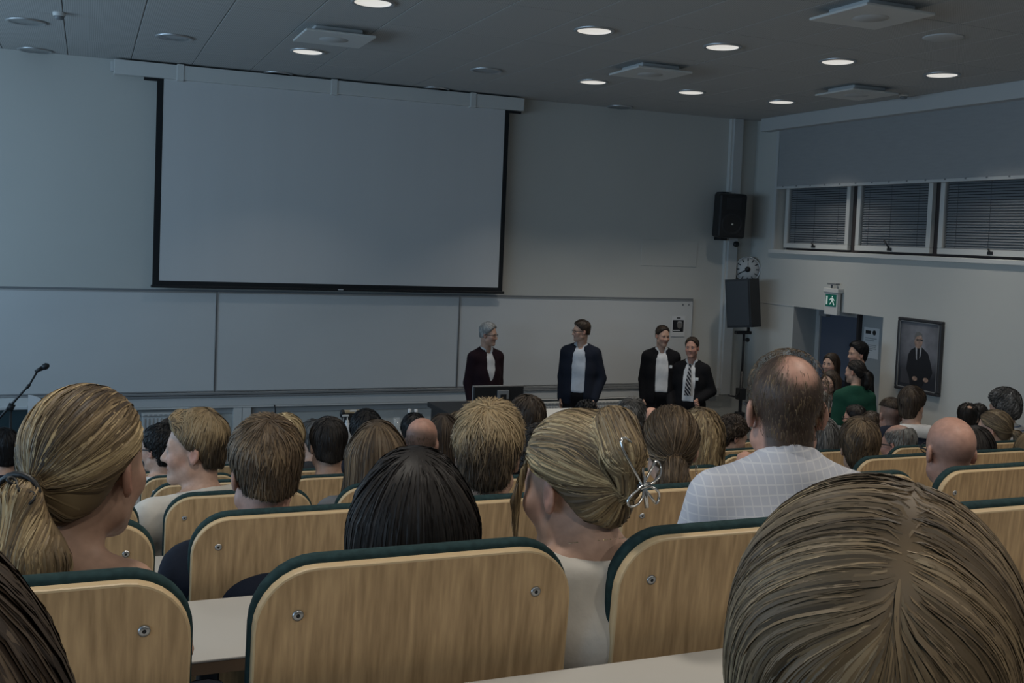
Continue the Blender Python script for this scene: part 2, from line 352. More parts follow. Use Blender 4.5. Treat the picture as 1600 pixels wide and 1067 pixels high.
# radiators
def radiator(x0, x1, zt, label, valve=None):
    r = empty('radiator', ((x0+x1)/2, D-0.09, 0.12)); tag(r, label, 'radiator', 'radiators on the front wall')
    w = (x1-x0)/2; h = zt-0.12
    MB().box((-w, -0.04, 0), (w, 0.04, h-0.03), bev=0.008).build('panel', M_rad, r)
    for i in range(int(2*w/0.04)): 
        xx = -w+0.02+i*0.04
        if i == 0: fin = MB().box((-0.011, -0.052, 0.02), (0.011, -0.038, h-0.05), bev=0.004).mesh('fin', M_rad); 
        link('fin', fin, r, (xx, 0, 0))
    MB().box((-w-0.005, -0.05, h-0.028), (w+0.005, 0.05, h), bev=0.004).build('top_grille', M_white, r)
    g = MB()
    for i in range(int(2*w/0.05)): g.box((-w+0.02+i*0.05, -0.052, h-0.022), (-w+0.05+i*0.05, -0.0495, h-0.008))
    tag(g.build('grille_slots', M_jamb, r), kind='stuff')
    if valve:
        MB().lathe([(0.03, 0), (0.034, 0.02), (0.03, 0.07), (0.001, 0.072)], 16, M=Matrix.Translation((-w-0.02, -0.02, h-0.02)) @ Matrix.Rotation(math.pi/2, 4, 'X')).build('thermostat', M_white, r)
radiator(PX(222, 650, D-0.1)[0], PX(330, 650, D-0.1)[0], PX(250, 645, D-0.1)[1], 'white ribbed radiator under the left whiteboard')
radiator(PX(708, 640, D-0.1)[0], PX(985, 630, D-0.1)[0], PX(900, 627, D-0.1)[1], 'long white radiator behind the standing men', True)
# corner duct and the slim pipe
x0, x1 = PX(1146, 187, D-0.05)[0], PX(1160, 189, D-0.05)[0]
r = empty('corner_duct', ((x0+x1)/2, D, tz0)); tag(r, 'tall white service duct in the far right corner', 'duct')
w = (x1-x0)/2
MB().box((-w, -0.09, 0), (w, -0.001, CZ-tz0-0.002), bev=0.006).build('cover', M_trim, r); MB().box((-w-0.025, -0.06, 0), (-w, -0.001, CZ-tz0-0.002)).build('side_strip', M_white, r)
# pale patch panel on the wall right of the screen
a0, a1 = PX(1003, 373, D)[0], PX(1090, 373, D)[0]; z1_, z0_ = PX(1046, 375, D)[1], PX(1046, 416, D)[1]
r = empty('wall_panel', ((a0+a1)/2, D, z0_)); tag(r, 'flat pale rectangular cover panel on the wall right of screen', 'panel')
MB().box(((a0-a1)/2, -0.006, 0), ((a1-a0)/2, -0.0005, z1_-z0_), bev=0.002).build('cover', M_wall, r)

# windows -------------------------------------------------------------
struct(MB().box((XW-0.14, 3.0, CZ-0.165), (XW, 11.36, CZ), bev=0.004).build('trim_3', M_trim))            # blind cassette
struct(MB().box((XW-0.035, 2.0, NZ0-0.03), (XW+0.19, NY1+0.09, NZ0+0.022), bev=0.008).build('trim_4', M_white))   # window sill
struct(MB().box((XW-0.02, NY1-0.005, NZ0), (XW+0.01, NY1+0.05, CZ-0.16)).build('trim_5', M_trim))
struct(MB().box((XW-0.004, DY1, DZ-0.006), (XW+0.001, D, DZ+0.006)).build('trim_6', M_trim))
WZ1 = H+1.30
def wy(px, py): return atX(px, py, WX0-0.03)[1]
edges = [(wy(1227, 380), wy(1327, 385)), (wy(1338, 386), wy(1455, 392)), (wy(1467, 392), wy(1467, 392)-1.42), (wy(1467, 392)-1.52, wy(1467, 392)-2.9)]
struct(MB().box((WX0, 3.0, NZ0+0.02), (WX0+0.05, NY1-0.02, NZ1)).build('trim_7', M_night))
for i, (ya, yb) in enumerate(edges):                   # ya far, yb near
    r = empty('window_%d' % (i+1), (WX0-0.03, (ya+yb)/2, NZ0+0.05)); tag(r, kind='structure')
    w = (ya-yb)/2; h = WZ1-NZ0-0.05; t = 0.062
    for lo, hi in (((-0.03, -w, 0), (0.028, w, t)), ((-0.03, -w, h-t), (0.028, w, h)), ((-0.03, -w, t), (0.028, -w+t, h-t)), ((-0.03, w-t, t), (0.028, w, h-t))):
        MB().box(lo, hi, bev=0.006).build('sash', M_alu if 0 else M_white, r)
    MB().box((-0.005, -w+t, t), (0.0, w-t, h-t)).build('pane', M_glass, r)
    sl = MB(); n = int((h-2*t)/0.028)
    for k in range(n):
        z = t+0.014+k*0.028; sl.add([(0.006, -w+t+0.01, z-0.011), (0.006, w-t-0.01, z-0.011), (0.024, w-t-0.01, z+0.011), (0.024, -w+t+0.01, z+0.011)], [[0, 1, 2, 3]])
    tag(sl.build('blind_slats', M_slat, r), kind='stuff')
    c = MB()
    for f in (-0.62, 0.1, 0.7): c.tube([(0.004, w*f, t), (0.004, w*f, h-t)], 0.002, 4)
    c.build('blind_cord', M_frame, r)
    hd = MB(); hd.box((-0.05, -0.03, 0.012), (-0.03, 0.03, 0.045), bev=0.004); hd.tube([(-0.045, 0, 0.04), (-0.06, 0.01 if i != 1 else 0.07, 0.075 if i != 1 else 0.13)], 0.009, 8)
    hd.build('window_handle', M_dark, r)
r = empty('roller_blind', (XW-0.02, 7.0, H+0.77)); tag(r, 'grey roller blind pulled half way down over the windows', 'blind')
MB().box((-0.004, -3.9, 0), (0.0, NY1-7.0-0.02, CZ-0.16-(H+0.77))).build('fabric', M_blind, r)
MB().box((-0.012, -3.9, -0.025), (0.006, NY1-7.0-0.02, 0.01), bev=0.004).build('bottom_bar', M_trim, r)
for k in range(16):
    yy = NY1-7.0-0.15-k*0.27
    if k == 0: clip = MB().box((-0.018, -0.01, -0.004), (-0.011, 0.01, 0.012), bev=0.002).mesh('blind_clip', M_frame)
    link('blind_clip', clip, r, (0, yy, 0))

# door recess ------------------------------------------------------------
dy = lambda px: atX(px, 520, DX-0.03)[1]
r = empty('door_1', (DX, (dy(1284)+dy(1342))/2, 0)); tag(r, kind='structure')
w = (dy(1284)-dy(1342))/2
leaf = MB().box((-0.045, -w, 0.01), (-0.005, w, DZ-0.07), bev=0.003).build('door_leaf', M_door, r)
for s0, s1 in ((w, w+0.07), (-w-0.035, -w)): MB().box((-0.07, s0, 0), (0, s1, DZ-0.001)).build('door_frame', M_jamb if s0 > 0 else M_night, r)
MB().box((-0.07, -w, DZ-0.07), (0, w, DZ-0.001)).build('door_frame', M_jamb, r)
MB().box((-0.11, w-0.16, DZ-0.10), (-0.045, w-0.02, DZ-0.04), bev=0.005).build('door_closer', M_frame, r)
hd = MB(); hd.tube([(-0.045, w-0.07, 1.0), (-0.095, w-0.07, 1.0), (-0.095, w-0.19, 1.0)], 0.01, 8); hd.build('door_handle', M_chrome, leaf)
struct(MB().box((DX-0.02, DY0, 0), (DX, dy(1342)-0.04, DZ)).build('trim_8', M_jamb))
struct(MB().box((XW, DY1-0.004, 0), (DX, DY1, DZ)).build('trim_9', M_jamb))
r = empty('notice', (DX-0.022, atX(1361, 540, DX-0.022)[1], atX(1361, 560, DX-0.022)[2])); tag(r, 'white printed notice taped beside the blue grey door', 'notice')
MB().box((-0.002, -0.13, 0), (0, 0.13, 0.36)).build('sheet', M_paper, r)
t = MB(); t.box((-0.0032, 0.01, 0.285), (-0.002, 0.10, 0.325)); t.lathe([(0.03, 0), (0.001, 0.001)], 14, M=Matrix.Translation((-0.003, -0.045, 0.305)) @ Matrix.Rotation(-math.pi/2, 4, 'Y')); t.build('heading_print', M_black, r)
t = MB()
for k, (a, z) in enumerate(((0.10, 0.23), (0.08, 0.205), (0.10, 0.15), (0.095, 0.13), (0.10, 0.11), (0.07, 0.09), (0.05, 0.06))): t.box((-0.003, 0.11-2*a, z), (-0.002, 0.10, z+0.010))
t.build('text_lines', mat('grey ink', (0.33, 0.34, 0.35), 0.8), r)
# exit sign
ex = atX(1300, 468, XW-0.06)
r = empty('exit_sign', (XW, ex[1], ex[2]-0.09)); tag(r, 'small lit green running man exit sign above the door', 'exit sign')
MB().box((-0.09, -0.13, 0.17), (-0.001, 0.13, 0.225), bev=0.008).build('housing', M_white, r)
MB().box((-0.075, -0.115, -0.09), (-0.03, 0.115, 0.17), bev=0.004).build('plate', M_white, r)
MB().box((-0.079, -0.095, 0.01), (-0.075, 0.095, 0.15)).build('sign_face', mat('exit green', (0.0, 0.10, 0.07), 0.5, emit=((0.0, 0.16, 0.11), 0.25)), r)
M_ex = mat('exit white', (0.8, 0.85, 0.82), 0.5, emit=((0.8, 1, 0.9), 0.25))
MB().box((-0.081, 0.055, 0.03), (-0.079, 0.082, 0.13)).build('door_symbol', M_ex, r)
rm = MB(); Xp = -0.0815
for pl in ([(-0.02, 0.135), (-0.036, 0.135), (-0.036, 0.118), (-0.02, 0.118)], [(-0.005, 0.112), (-0.04, 0.112), (-0.045, 0.07), (-0.015, 0.07)], [(-0.005, 0.112), (0.022, 0.088), (0.016, 0.08), (-0.012, 0.098)], [(-0.04, 0.11), (-0.068, 0.085), (-0.062, 0.077), (-0.036, 0.095)], [(-0.015, 0.072), (-0.03, 0.072), (0.006, 0.03), (0.022, 0.034)], [(-0.028, 0.074), (-0.046, 0.074), (-0.07, 0.03), (-0.052, 0.026)]):
    rm.prism(pl, Xp, Xp+0.002, axis='x')
rm.build('running_man', M_ex, r)
cm = MB(); cm.tube([(-0.06, 0.02, 0.225), (-0.06, 0.02, 0.27)], 0.012, 8); cm.box((-0.09, -0.09, 0.265), (-0.03, 0.07, 0.285), bev=0.004); cm.tube([(-0.06, -0.1, 0.2), (-0.09, -0.12, 0.26)], 0.006, 6)
cm.build('wall_bracket', M_frame, r)
# clock across the corner
c = atY(1173, 421, D-0.16)
r = empty('wall_clock', (XW-0.10, D-0.10, c[2]-0.17)); r.rotation_euler = (0, 0, -math.radians(36)); tag(r, 'round pale wall clock with black bar markers in the corner', 'clock')
T = Matrix.Translation((0, -0.06, 0.17)) @ Matrix.Rotation(math.pi/2, 4, 'X')
MB().lathe([(0.001, 0.0), (0.168, 0.0), (0.17, -0.05), (0.001, -0.05)], 40, M=T).build('case', M_trim, r)
MB().lathe([(0.155, 0.001), (0.157, 0.006), (0.168, 0.006), (0.17, 0.0)], 40, M=T).build('bezel', M_alu, r)
for k in range(12):
    a = math.radians(30*k); MB().box((-0.0065, -0.021, 0), (0.0065, 0.021, 0.003), M=T @ Matrix.Rotation(a, 4, 'Z') @ Matrix.Translation((0, 0.127, 0.001))).build('hour_mark', M_black, r)
tk = MB()
for k in range(60):
    if k % 5: tk.box((-0.0016, -0.006, 0), (0.0016, 0.006, 0.002), M=T @ Matrix.Rotation(math.radians(6*k), 4, 'Z') @ Matrix.Translation((0, 0.142, 0.001)))
tk.build('minute_marks', M_frame, r)
MB().lathe([(0.001, 0.012), (0.036, 0.012), (0.036, 0.001)], 24, M=T).build('hub', M_black, r)
MB().box((-0.006, 0, 0.004), (0.006, 0.13, 0.007), M=T @ Matrix.Rotation(math.radians(118), 4, 'Z')).build('clock_hand', M_black, r)
MB().box((-0.004, 0, 0.008), (0.004, 0.09, 0.010), M=T @ Matrix.Rotation(math.radians(-2), 4, 'Z')).build('clock_hand', M_frame, r)
# portrait -----------------------------------------------------------------
py0, py1 = atX(1475, 540, XW)[1], atX(1406, 540, XW)[1]; pz0, pz1 = atX(1405, 606.7, XW)[2], atX(1407.5, 494.5, XW)[2]
pw, ph = (py1-py0)/2, pz1-pz0
r = empty('portrait_painting', (XW-0.001, (py0+py1)/2, pz0)); tag(r, 'framed dark portrait of a seated man in suit and tie', 'painting')
t = 0.032
M_pf = mat('dark picture frame', (0.035, 0.035, 0.04), 0.4)
for lo, hi in (((-0.05, -pw, 0), (0, pw, t)), ((-0.05, -pw, ph-t), (0, pw, ph)), ((-0.05, -pw, t), (0, -pw+t, ph-t)), ((-0.05, pw-t, t), (0, pw, ph-t))): MB().box(lo, hi, bev=0.008).build('frame', M_pf, r)
for lo, hi in (((-0.046, -pw+t, t), (-0.03, pw-t, t+0.008)), ((-0.046, -pw+t, ph-t-0.008), (-0.03, pw-t, ph-t)), ((-0.046, -pw+t, t), (-0.03, -pw+t+0.008, ph-t)), ((-0.046, pw-t-0.008, t), (-0.03, pw-t, ph-t))): MB().box(lo, hi).build('inner_frame', M_frame, r)
def canvas_mat():
    m = mat('painted canvas', (0.1, 0.1, 0.12), 0.6); nt = m.node_tree; N = nt.nodes; L = nt.links; b = N['Principled BSDF']; tc = N['Texture Coordinate']
    nz = N.new('ShaderNodeTexNoise'); nz.inputs['Scale'].default_value = 5; nz.inputs['Detail'].default_value = 5; L.new(tc.outputs['Object'], nz.inputs['Vector'])
    gr = N.new('ShaderNodeTexGradient'); gr.gradient_type = 'SPHERICAL'; mp = N.new('ShaderNodeMapping'); mp.inputs['Location'].default_value = (0, 0.05, -1.3); mp.inputs['Scale'].default_value = (1, 2.2, 2.4); L.new(tc.outputs['Object'], mp.inputs[0]); L.new(mp.outputs[0], gr.inputs[0])
    ad = N.new('ShaderNodeMath'); ad.operation = 'MULTIPLY'; L.new(nz.outputs['Fac'], ad.inputs[0]); L.new(gr.outputs['Fac'], ad.inputs[1])
    cr = N.new('ShaderNodeMix'); cr.data_type = 'RGBA'; cr.inputs[6].default_value = (0.022, 0.025, 0.034, 1); cr.inputs[7].default_value = (0.55, 0.55, 0.60, 1); L.new(ad.outputs[0], cr.inputs[0]); L.new(cr.outputs[2], b.inputs['Base Color'])
    return m
MB().box((-0.034, -pw+t, t), (-0.001, pw-t, ph-t)).build('canvas', canvas_mat(), r)
def flat(name, pts, m, d):                        # painted shape: (u to viewer's right, v up), in shares of the canvas
    MB().prism([(pw-u*2*pw, v*ph) for u, v in pts], -0.034-d, -0.0335, axis='x').build(name, m, r)
def ell(cx, cy, rx, ry, n=18): return [(cx+rx*math.cos(2*math.pi*k/n), cy+ry*math.sin(2*math.pi*k/n)) for k in range(n)]
M_psuit = mat('painted suit', (0.010, 0.011, 0.015), 0.6); M_pskin = mat('painted skin', (0.40, 0.27, 0.21), 0.6, noise=((25, 25, 25), 0.45)); M_pshirt = mat('painted shirt', (0.35, 0.36, 0.38), 0.6); M_pchair = mat('painted armchair', (0.055, 0.055, 0.065), 0.6)
flat('painted_armchair', [(0.12, 0.30), (0.22, 0.31), (0.33, 0.22), (0.38, 0.1), (0.12, 0.1)], M_pchair, 0.0006)
flat('painted_suit', [(0.24, 0.30), (0.27, 0.50), (0.33, 0.57), (0.45, 0.62), (0.52, 0.64), (0.60, 0.61), (0.72, 0.55), (0.78, 0.44), (0.84, 0.30), (0.78, 0.20), (0.66, 0.15), (0.62, 0.08), (0.35, 0.08), (0.32, 0.18)], M_psuit, 0.001)
flat('painted_shirt', [(0.43, 0.62), (0.57, 0.62), (0.555, 0.50), (0.50, 0.42), (0.455, 0.46)], M_pshirt, 0.0014)
flat('painted_tie', [(0.475, 0.605), (0.53, 0.605), (0.535, 0.50), (0.52, 0.38), (0.49, 0.38), (0.475, 0.50)], M_psuit, 0.0018)
flat('painted_face', ell(0.49, 0.695, 0.092, 0.10), M_pskin, 0.0018); flat('painted_hair', [(0.40, 0.70), (0.39, 0.76), (0.43, 0.815), (0.50, 0.825), (0.56, 0.80), (0.58, 0.76), (0.55, 0.785), (0.48, 0.775), (0.43, 0.75)], mat('painted hair', (0.16, 0.16, 0.16), 0.6), 0.0022)
flat('painted_glasses', [(0.44, 0.725), (0.585, 0.725), (0.58, 0.705), (0.52, 0.715), (0.45, 0.70)], M_psuit, 0.0026)
for cx, cy in ((0.45, 0.185), (0.70, 0.19)): flat('painted_hand', ell(cx, cy, 0.06, 0.03), M_pskin, 0.0016)
# photo poster on the right whiteboard
pp = [PX(x, y, D-0.033) for x, y in ((1049.5, 493.5), (1070.5, 493.5), (1069.0, 525.5), (1047.5, 525.5))]
w2, h2 = (pp[1][0]-pp[0][0])/2, pp[0][1]-pp[3][1]
r = empty('photo_poster', ((pp[0][0]+pp[1][0])/2, D-0.037, pp[3][1])); tag(r, 'white sheet with a black and white portrait photo on whiteboard', 'poster')
MB().box((-w2, -0.001, 0), (w2, 0.0, h2)).build('sheet', M_paper, r)
MB().box((-w2*0.8, -0.002, h2*0.22), (w2*0.8, -0.001, h2*0.80)).build('photo', M_psuit, r)
MB().prism([(w2*0.22+w2*0.38*math.cos(a*0.35), h2*0.55+h2*0.17*math.sin(a*0.35)) for a in range(18)], -0.003, -0.002).build('photo_face', mat('grey print', (0.2, 0.19, 0.18), 0.7), r)
MB().prism([(w2*(-0.18), h2*0.60), (w2*(-0.12), h2*0.72), (w2*0.2, h2*0.765), (w2*0.52, h2*0.72), (w2*0.6, h2*0.6), (w2*0.45, h2*0.66), (w2*0.0, h2*0.67)], -0.0036, -0.003).build('photo_hair', mat('pale grey print', (0.33, 0.33, 0.33), 0.7), r)
MB().box((-w2*0.75, -0.003, h2*0.27), (w2*0.3, -0.002, h2*0.32)).build('caption', M_paper, r)
MB().box((-w2*0.25, -0.002, h2*0.87), (w2*0.3, -0.001, h2*0.93)).build('logo_block', M_black, r)
# wall speaker
sx, sz = PX(1136, 337, D-0.2)
r = empty('wall_loudspeaker', (sx, D, sz-0.29)); tag(r, 'black loudspeaker bracketed high on the front wall corner', 'speaker')
sp = empty('x'); bpy.data.objects.remove(sp)
RM = Matrix.Translation((0, -0.26, 0.29)) @ Matrix.Rotation(math.radians(-14), 4, 'Z') @ Matrix.Rotation(math.radians(4), 4, 'X')
MB().box((-0.185, -0.11, -0.285), (0.185, 0.13, 0.285), M=RM, bev=0.03).build('cabinet', M_black, r)
MB().lathe([(0.001, -0.02), (0.04, -0.015), (0.12, 0.0), (0.135, 0.004), (0.14, 0.0)], 28, M=RM @ Matrix.Translation((0, -0.112, -0.10)) @ Matrix.Rotation(math.pi/2, 4, 'X')).build('woofer', M_dark, r)
MB().box((-0.09, -0.116, 0.09), (0.11, -0.108, 0.24), M=RM, bev=0.004).build('horn', M_dark, r)
MB().box((-0.012, -0.118, -0.115), (0.014, -0.112, -0.095), M=RM).build('badge', M_chrome, r)
br = MB(); br.box((-0.05, -0.16, 0.56), (0.05, 0.0, 0.60), bev=0.005); br.box((-0.05, -0.16, -0.03), (0.05, 0.0, 0.0), bev=0.005); br.box((-0.05, -0.03, -0.03), (0.05, -0.001, 0.6), bev=0.004); br.build('wall_bracket', M_black, r)
q = PX(1150, 381.5, D-0.1)
r = empty('wall_sensor', (q[0], D-0.09, q[1])); tag(r, 'small round black sensor on the duct below wall speaker', 'sensor')
MB().lathe([(0.038, 0.0), (0.038, 0.03), (0.02, 0.045), (0.001, 0.046)], 18, M=Matrix.Rotation(math.pi/2, 4, 'X')).build('dome', M_black, r)
# stand speaker
SPY = D-0.55
s1 = PX(1166, 473, SPY); zb = PX(1166, 511, SPY)[1]; sh = PX(1166, 436, SPY)[1]-zb
r = empty('stand_loudspeaker', (s1[0], SPY, zb)); r.rotation_euler = (0, math.radians(-6), math.radians(-62)); tag(r, 'black loudspeaker tilted on a tripod stand below the clock', 'speaker')
pl = [(-0.17, -0.16), (0.17, -0.16), (0.20, 0.05), (0.12, 0.18), (-0.12, 0.18), (-0.20, 0.05)]
MB().prism(pl, 0.0, sh, axis='z').build('cabinet', M_black, r); MB().box((-0.155, -0.172, 0.02), (0.155, -0.161, sh-0.02), bev=0.004).build('grille', M_dark, r)
r = empty('speaker_stand', (s1[0]-0.01, SPY, 0)); tag(r, 'black tripod speaker stand with winch handle by the corner', 'stand')
MB().tube([(0, 0, 0.25), (0, 0, 1.15)], 0.022, 12).build('lower_pole', M_black, r); MB().tube([(0, 0, 1.1), (0, 0, zb-0.05)], 0.016, 12).build('upper_pole', M_dark, r)
MB().box((-0.13, -0.03, zb-0.09), (0.10, 0.03, zb-0.05), bev=0.005).build('mount_plate', M_black, r)
MB().box((0.05, -0.015, zb-0.06), (0.08, 0.015, zb-0.004), bev=0.003).build('mount_post', M_black, r)
MB().box((-0.05, -0.05, 0.78), (0.05, 0.05, 0.93), bev=0.008).build('clutch', M_black, r)
MB().tube([(-0.04, -0.02, 0.87), (-0.13, -0.06, 0.83), (-0.22, -0.06, 0.85)], 0.013, 8).build('winch_handle', M_black, r)
MB().lathe([(0.025, 0), (0.028, 0.03), (0.001, 0.032)], 12, M=Matrix.Translation((0.03, -0.02, zb-0.16)) @ Matrix.Rotation(math.pi/2, 4, 'X')).build('knob', M_black, r)
MB().box((-0.05, -0.05, 0.45), (0.05, 0.05, 0.62), bev=0.008).build('collar', M_black, r)
for k in range(3):
    a = math.radians(90+120*k); MB().tube([(0.03*math.cos(a), 0.03*math.sin(a), 0.55), (0.42*math.cos(a), 0.42*math.sin(a), 0.03)], 0.014, 8).build('leg', M_black, r)
    MB().tube([(0.02*math.cos(a), 0.02*math.sin(a), 0.27), (0.25*math.cos(a), 0.25*math.sin(a), 0.26)], 0.009, 6).build('brace', M_black, r)
# ------------------------------------------------------------------ seats and desks
SW, SP, SX0 = 0.479, 0.555, 0.218
TILT = math.radians(5)
def rounded(w, z0, z1, rad, n=9):
    p = [(-w/2, z0), (w/2, z0)]
    for k in range(n): a = math.pi/2*k/(n-1); p.append((w/2-rad+rad*math.cos(a), z1-rad+rad*math.sin(a)))
    for k in range(n): a = math.pi/2+math.pi/2*k/(n-1); p.append((-w/2+rad+rad*math.cos(a), z1-rad+rad*math.sin(a)))
    return p
def make_seat():
    r = empty('lecture_seat')
    T = Matrix.Translation((0, 0, 0.95)) @ Matrix.Rotation(TILT, 4, 'X')
    # the back panel: rounded plywood sheet with a bevelled pale edge
    bm = bmesh.new(); pl = rounded(SW-0.004, -0.46, -0.009, 0.085)
    vs = [bm.verts.new((x, 0, z)) for x, z in pl]; f = bm.faces.new(vs)
    ex = bmesh.ops.extrude_face_region(bm, geom=[f]); bmesh.ops.translate(bm, verts=[v for v in ex['geom'] if isinstance(v, bmesh.types.BMVert)], vec=(0, 0.016, 0))
    bmesh.ops.recalc_face_normals(bm, faces=bm.faces[:])
    es = [e for e in bm.edges if abs(e.verts[0].co.y) < 1e-5 and abs(e.verts[1].co.y) < 1e-5]
    bmesh.ops.bevel(bm, geom=es, offset=0.0035, segments=2, profile=0.5, affect='EDGES')
    bmesh.ops.recalc_face_normals(bm, faces=bm.faces[:])
    for fc in bm.faces: fc.material_index = 0 if abs(fc.normal.y) > 0.95 else 1; fc.smooth = False
    bm.transform(T); me = bpy.data.meshes.new('back_panel'); bm.to_mesh(me); bm.free(); me.materials.append(M_wood); me.materials.append(M_woodedge)
    link('back_panel', me, r)
    bm = bmesh.new(); pl = rounded(SW+0.004, -0.44, 0.0, 0.090)
    vs = [bm.verts.new((x, 0.0165, z)) for x, z in pl]; f = bm.faces.new(vs)
    ex = bmesh.ops.extrude_face_region(bm, geom=[f]); bmesh.ops.translate(bm, verts=[v for v in ex['geom'] if isinstance(v, bmesh.types.BMVert)], vec=(0, 0.024, 0))
    bmesh.ops.recalc_face_normals(bm, faces=bm.faces[:])
    es = [e for e in bm.edges if abs(e.verts[0].co.y-e.verts[1].co.y) < 1e-5]
    bmesh.ops.bevel(bm, geom=es, offset=0.008, segments=3, profile=0.5, affect='EDGES')
    bmesh.ops.recalc_face_normals(bm, faces=bm.faces[:])
    for fc in bm.faces: fc.smooth = True
    bm.transform(T); me = bpy.data.meshes.new('back_pad'); bm.to_mesh(me); bm.free(); me.materials.append(M_pad); link('back_pad', me, r)
    bolt = MB(); bolt.lathe([(0.0080, 0), (0.0080, 0.0012), (0.0062, 0.0028), (0.0028, 0.0028)], 16, m=0); bolt.lathe([(0.0028, 0.0028), (0.0024, 0.001), (0.0005, 0.0008)], 8, m=1)
    bme = bolt.mesh('bolt', [M_bolt, M_black])
    for s in (-1, 1):
        o = link('bolt', bme, r); o.matrix_local = T @ Matrix.Translation((s*0.178, 0.0, -0.075)) @ Matrix.Rotation(math.pi/2, 4, 'X')
    MB().box((-SW/2+0.02, 0.06, 0.33), (SW/2-0.02, 0.46, 0.38), bev=0.018).build('seat_pad', M_pad, r)
    MB().box((-SW/2+0.03, 0.055, 0.312), (SW/2-0.03, 0.44, 0.33), bev=0.004).build('seat_board', M_wood, r)
    for s in (-1, 1):
        MB().box((s*0.2-0.018, 0.03, 0.0), (s*0.2+0.018, 0.09, 0.62), bev=0.006).build('leg', M_frame, r)
    return r
proto = make_seat(); first = True
order = ('front', )
ROWN = {0: 'row below the picture edge', 1: 'nearest visible row', 2: 'second row from the viewer', 3: 'third row from the viewer', 4: 'fourth row from the viewer', 5: 'fifth row from the viewer', 6: 'sixth row from the viewer', 7: 'row nearest the front wall'}
def pxof(p):
    d = np.array(p)-CAM; z = d @ FWD; return 800+FPX*(d @ RIGHT)/z, CYPX-FPX*(d @ UP)/z
for n in range(0, 8):
    y = rowY(n); base = SX0+0.0165*(n-1); k0 = None; cnt = 0
    for k in range(-6, 14):
        xc = base+SP*k+SW/2
        if xc+SW/2 > 7.35: continue
        if n > 0:
            a = pxof((xc+SW/2, y, rowTop(n)))[0]; b_ = pxof((xc-SW/2, y, rowTop(n)))[0]
            if a < -25 or b_ > 1625: continue
        elif k not in (-1, 0, 1): continue
        o = proto if first else copy_tree(proto); first = False
        o.location = (xc, y, rowTop(n)-0.95); cnt += 1
        tag(o, 'plywood seat with green pad, %s, %s from left' % (ROWN[n], nth[cnt-1]), 'seat', 'lecture hall seats')
    # desk behind the seat backs, used by the row behind
    x0, x1 = (base-SP*6, min(7.35, base+SP*14)) if n else (-1.2, 1.9)
    dz = rowTop(n)-0.176
    d = empty('desk', ((x0+x1)/2, y-0.21, dz)); tag(d, 'long pale desk top behind the seats of the %s' % ROWN[n], 'desk', 'continuous desks behind the seat rows')
    w = (x1-x0)/2
    MB().box((-w, -0.17, -0.006), (w, 0.165, 0.0), bev=0.002).build('laminate_top', M_desk, d)
    MB().box((-w, -0.168, -0.03), (w, 0.163, -0.0065)).build('core_board', M_deskedge, d)
    for i in range(int(2*w/1.66)+1):
        xx = -w+0.83*0.02+1.665*i+0.0
        if xx < w: MB().box((xx-0.02, -0.06, -(dz-rowFloor(n))), (xx+0.02, 0.0, -0.031), bev=0.004).build('support', M_frame, d)
# ------------------------------------------------------------------ things at the front
def at_floor(px, py, Y): p = atY(px, py, Y); return p
# microphone stand
my = 9.4; tip = atY(72, 572, my); cl = atY(17, 633, my)
r = empty('microphone_stand', (cl[0], my, 0)); tag(r, 'black boom microphone stand with microphone at the far left', 'microphone stand')
q = lambda px, py: Vector(atY(px, py, my))-Vector((cl[0], my, 0))
MB().tube([(0, 0, 0.02), (0, 0, cl[2])], 0.010, 10).build('pole', M_black, r)
MB().tube([q(-40, 697), q(17, 633), q(46, 601), q(58, 581)], [0.011, 0.011, 0.008, 0.008], 10).build('boom', M_black, r)
MB().tube([q(42, 606), q(46, 601)], 0.013, 10).build('boom_lock', M_black, r)
MB().tube([q(12, 634), q(22, 638)], 0.03, 10).build('clutch', M_black, r)
MB().tube([q(55, 581), q(66, 575)], [0.013, 0.019], 12).build('microphone_body', M_black, r)
MB().tube([q(66, 575.5), q(69, 573.5), q(73, 571.5), q(77, 570)], [0.018, 0.027, 0.027, 0.012], 14).build('microphone_grille', M_dark, r)
for k in range(3):
    a = math.radians(30+120*k); MB().tube([(0, 0, 0.12), (0.3*math.cos(a), 0.3*math.sin(a), 0.012)], 0.009, 8).build('leg', M_black, r)
# lectern at far left: dark teal front, white curved side sheet
ly = 9.9; a0 = atY(-30, 636, ly); a1 = atY(44, 634, ly)
r = empty('lectern', ((a0[0]+a1[0])/2, ly, 0)); tag(r, 'dark teal lectern front behind the microphone stand, left edge', 'lectern')
w = (a1[0]-a0[0])/2
MB().box((-w, 0, 0.0), (w, 0.04, a1[2]-0.03)).build('front_panel', M_green, r); MB().box((-w-0.02, -0.03, a1[2]-0.03), (w, 0.45, a1[2]), bev=0.005).build('top_board', M_trim, r)
MB().box((w-0.025, 0.041, 0), (w, 0.42, a1[2]-0.031)).build('side_panel', M_green, r); MB().box((-w, 0.041, 0), (-w+0.025, 0.42, a1[2]-0.031)).build('side_panel', M_green, r)
b0 = atY(44, 617, ly-0.1); b1 = atY(76, 640, ly-0.1)
r = empty('paper_sheet_board', (b0[0], ly-0.1, 0)); tag(r, 'white curved top display panel right of the teal lectern', 'display panel')
hh = b0[2]; ww = b1[0]-b0[0]+0.1
MB().prism([(0, 0.3), (ww, 0.3), (ww, hh-0.24)]+[(ww*(1-k/6), hh-0.24*(1-k/6)**2) for k in range(1, 7)], -0.012, 0.012).build('panel', mat('white acrylic', (0.82, 0.84, 0.86), 0.3), r)
MB().box((ww/2-0.03, -0.03, 0.0), (ww/2+0.03, 0.03, 0.3)).build('foot_post', M_frame, r); MB().box((0, -0.18, 0), (ww, 0.18, 0.015), bev=0.004).build('foot', M_frame, r)
